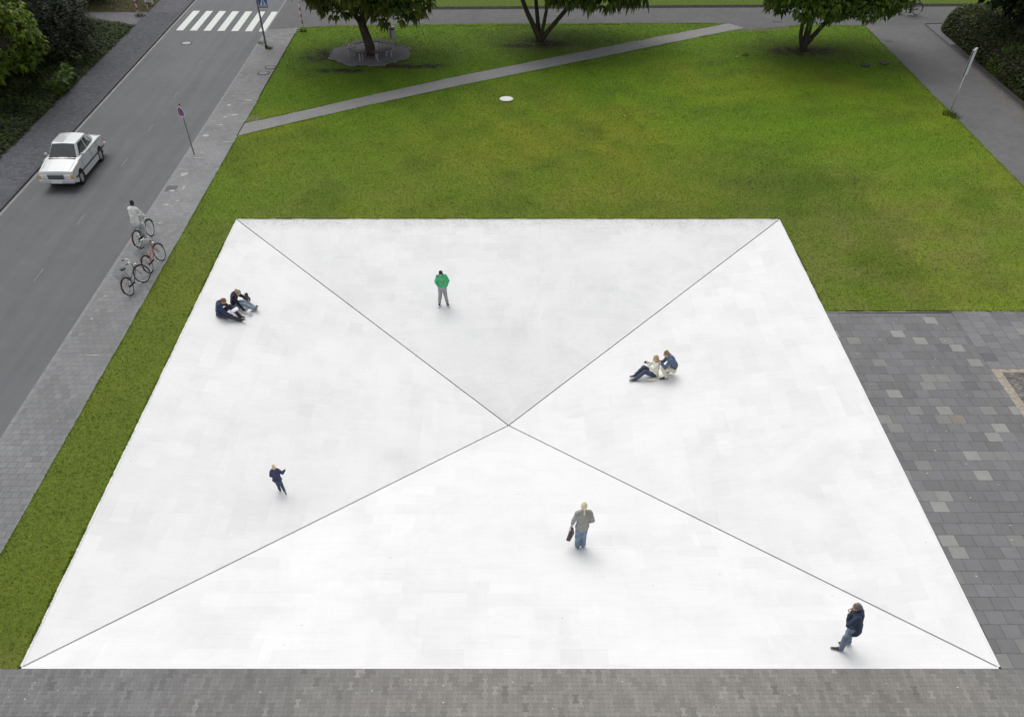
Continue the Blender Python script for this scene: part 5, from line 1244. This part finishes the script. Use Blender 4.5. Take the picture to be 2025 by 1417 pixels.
paper('small white folded paper under the hand of the person in the black jacket',loc_in(L6,h6,v3(.34,.68,.03)),h6+R(75),R(4),.16,.24)
bp_=thing('backpack','black and white patterned backpack beside the blond seated person','backpack',at_slope(-10.62,18.22),(R(-8),0,R(-80)))
m=NM('patterned_nylon',.7,.3); vn=m.n('ShaderNodeTexVoronoi'); vn.inputs['Scale'].default_value=18; m.l(m.tc.outputs['Object'],vn.inputs['Vector']); M_PATT=m.col(m.ramp(vn.outputs['Distance'],.30,.42,(.25,.26,.25),(.015,.015,.02)))
V=[];F=[]; rcone(V,F,(0,0,.16),.15,(0,0,.30),.12,(1,0,0),.62); link('pack',remeshed('pack',V,F,.012,2,.004,4),M_PATT,bp_)
V=[];F=[]; rcone(V,F,(0,.09,.13),.085,(0,.09,.17),.085,(1,0,0),.5); link('front_pocket',remeshed('front_pocket',V,F,.012,2),M_BLACK,bp_)
for s_ in (-1,1):
    mb=MB(); mb.tube([(s_*.07,-.07,.34),(s_*.08,-.14,.24),(s_*.08,-.10,.08)],.015,6); mb.build('shoulder_strap',M_BLACK,bp_,smooth=True)
# 7 seated woman, long blonde hair, white coat, camera
L7=at_slope(5.60,14.36); h7=R(93)
b7,q7=person('woman with long blonde hair in a white coat sitting with knees up taking a picture',L7,h7,dict(pel=(0,0,.13),wai=(0,-.03,.28),che=(0,-.02,.48),nec=(0,.01,.63),hea=(.0,.06,.77),sL=(-.165,.0,.58),sR=(.165,.0,.58),
   eL=(-.21,.18,.42),wL=(-.09,.34,.62),eR=(.20,.18,.44),wR=(.05,.35,.64),hL=(-.10,.05,.12),hR=(.10,.05,.12),kL=(-.11,.44,.33),aL=(-.11,.76,.07),tL=(-.13,.93,.05),kR=(.13,.44,.38),aR=(.12,.72,.09),tR=(.11,.88,.06)),
   fabric('cream_fabric',(.60,.57,.50),.06),fabric('dark_denim',(.050,.062,.100)),simple('black_leather_shoe',(.02,.02,.022),.4,.5),hairm('golden_blonde_hair',(.34,.25,.13)),.97,(0,.99,-.1),'long',.3,G_,1.06,slope_at(*L7[:2]),jname='coat')
camera_thing('small dark camera raised by the sitting blonde woman',loc_in(L7,h7,(q7['wL']+q7['wR'])/2+v3(0,.09,.05)),h7,.9)
cb=thing('cloth_bag','cream cloth bag lying flat under the sitting blonde woman','bag',at_slope(5.55,14.12),(0,0,R(10)))
V=[];F=[]; rcone(V,F,(-.16,0,.03),.10,(.18,.0,.03),.12,(0,1,0),.28); link('bag_body',remeshed('bag_body',V,F,.012,2,.004,8),fabric('cream_canvas',(.62,.55,.47),.08),cb)
mb=MB(); mb.tube([(.05,-.08,.055),(.25,-.03,.06),(.42,.10,.03),(.50,.16,.02)],.009,6); mb.build('strap',simple('taupe_strap',(.25,.22,.18),.7,.2),cb,smooth=True)
# 8 squatting man, denim jacket, beige trousers
L8=at_slope(6.10,14.20); h8=R(90)
b8,q8=person('man in a blue denim jacket and beige trousers squatting behind the sitting woman',L8,h8,dict(pel=(0,-.16,.34),wai=(0,-.13,.48),che=(0,.02,.68),nec=(0,.13,.84),hea=(.0,.22,.96),sL=(-.185,.08,.78),sR=(.185,.08,.78),
   eL=(-.22,.22,.54),wL=(-.10,.36,.66),eR=(.22,.24,.50),wR=(.12,.40,.62),hL=(-.10,-.14,.30),hR=(.10,-.14,.30),kL=(-.16,.30,.50),aL=(-.14,.10,.10),tL=(-.15,.27,.04),kR=(.15,.22,.30),aR=(.15,-.14,.16),tR=(.15,.02,.04)),
   fabric('denim_blue_jacket',(.072,.100,.155)),fabric('beige_fabric',(.46,.44,.35),.08),simple('black_dress_shoe',(.02,.02,.025),.4,.5),hairm('light_brown_hair',(.17,.115,.065)),1.02,(0,.95,-.25),'short',0,G_,1.12,slope_at(*L8[:2]),coll='collar')
# 9 cyclist on the pavement
hC=aim(-16.10,22.28,-15.88,23.35); LC=(-15.99,22.84,0)
bicycle('grey bicycle ridden by the person in the white coat',LC,hC,R(0),M_STEEL,False,0,'bicycles in motion')
RID=dict(pel=(0,-.26,1.03),wai=(0,-.24,1.17),che=(0,-.14,1.36),nec=(0,-.08,1.50),hea=(0,.0,1.64),sL=(-.175,-.10,1.44),sR=(.175,-.10,1.44),eL=(-.26,.02,1.22),eR=(.26,.02,1.22),wL=(-.285,.14,1.06),wR=(.285,.14,1.06),
   hL=(-.09,-.24,.99),hR=(.09,-.24,.99),kL=(-.11,.10,.74),kR=(.11,.04,.60),aL=(-.12,-.02,.36),aR=(.12,-.14,.16),tL=(-.12,.12,.30),tR=(.12,.0,.12))
b9,q9=person('cyclist in a white coat with black hair riding away on the pavement',LC,hC,RID,fabric('white_cotton',(.50,.50,.48),.06),fabric('white_trousers',(.33,.33,.32),.1),simple('white_shoe',(.5,.5,.48),.6,.3),hairm('jet_black_hair',(.012,.011,.016)),.96,(0,.97,-.1),'short',.3,G_,1.18,None,build=1.05,jname='coat')
mb=MB(); mb.tube([q9['sR']+v3(-.04,-.05,.09),q9['che']+v3(.02,-.17,-.02),q9['wai']+v3(-.17,-.08,.0)],.013,6); mb.build('bag_strap',M_BLACK,b9)
# 10 distant cyclist on the far path
LD=(29.1,57.3,.01); hD=R(88)
bicycle('dark bicycle ridden along the far path beyond the right tree',LD,hD,R(0),M_FDARK,False,0,'bicycles in motion')
person('dark-clothed cyclist on the far path behind the right tree',LD,hD,RID,fabric('charcoal_fabric',(.03,.03,.045)),fabric('black_trousers',(.02,.02,.028)),M_BLACK,hairm('brown_hair',(.05,.035,.025)),1.0,(0,.97,-.1),'short',0,G_,1.1)
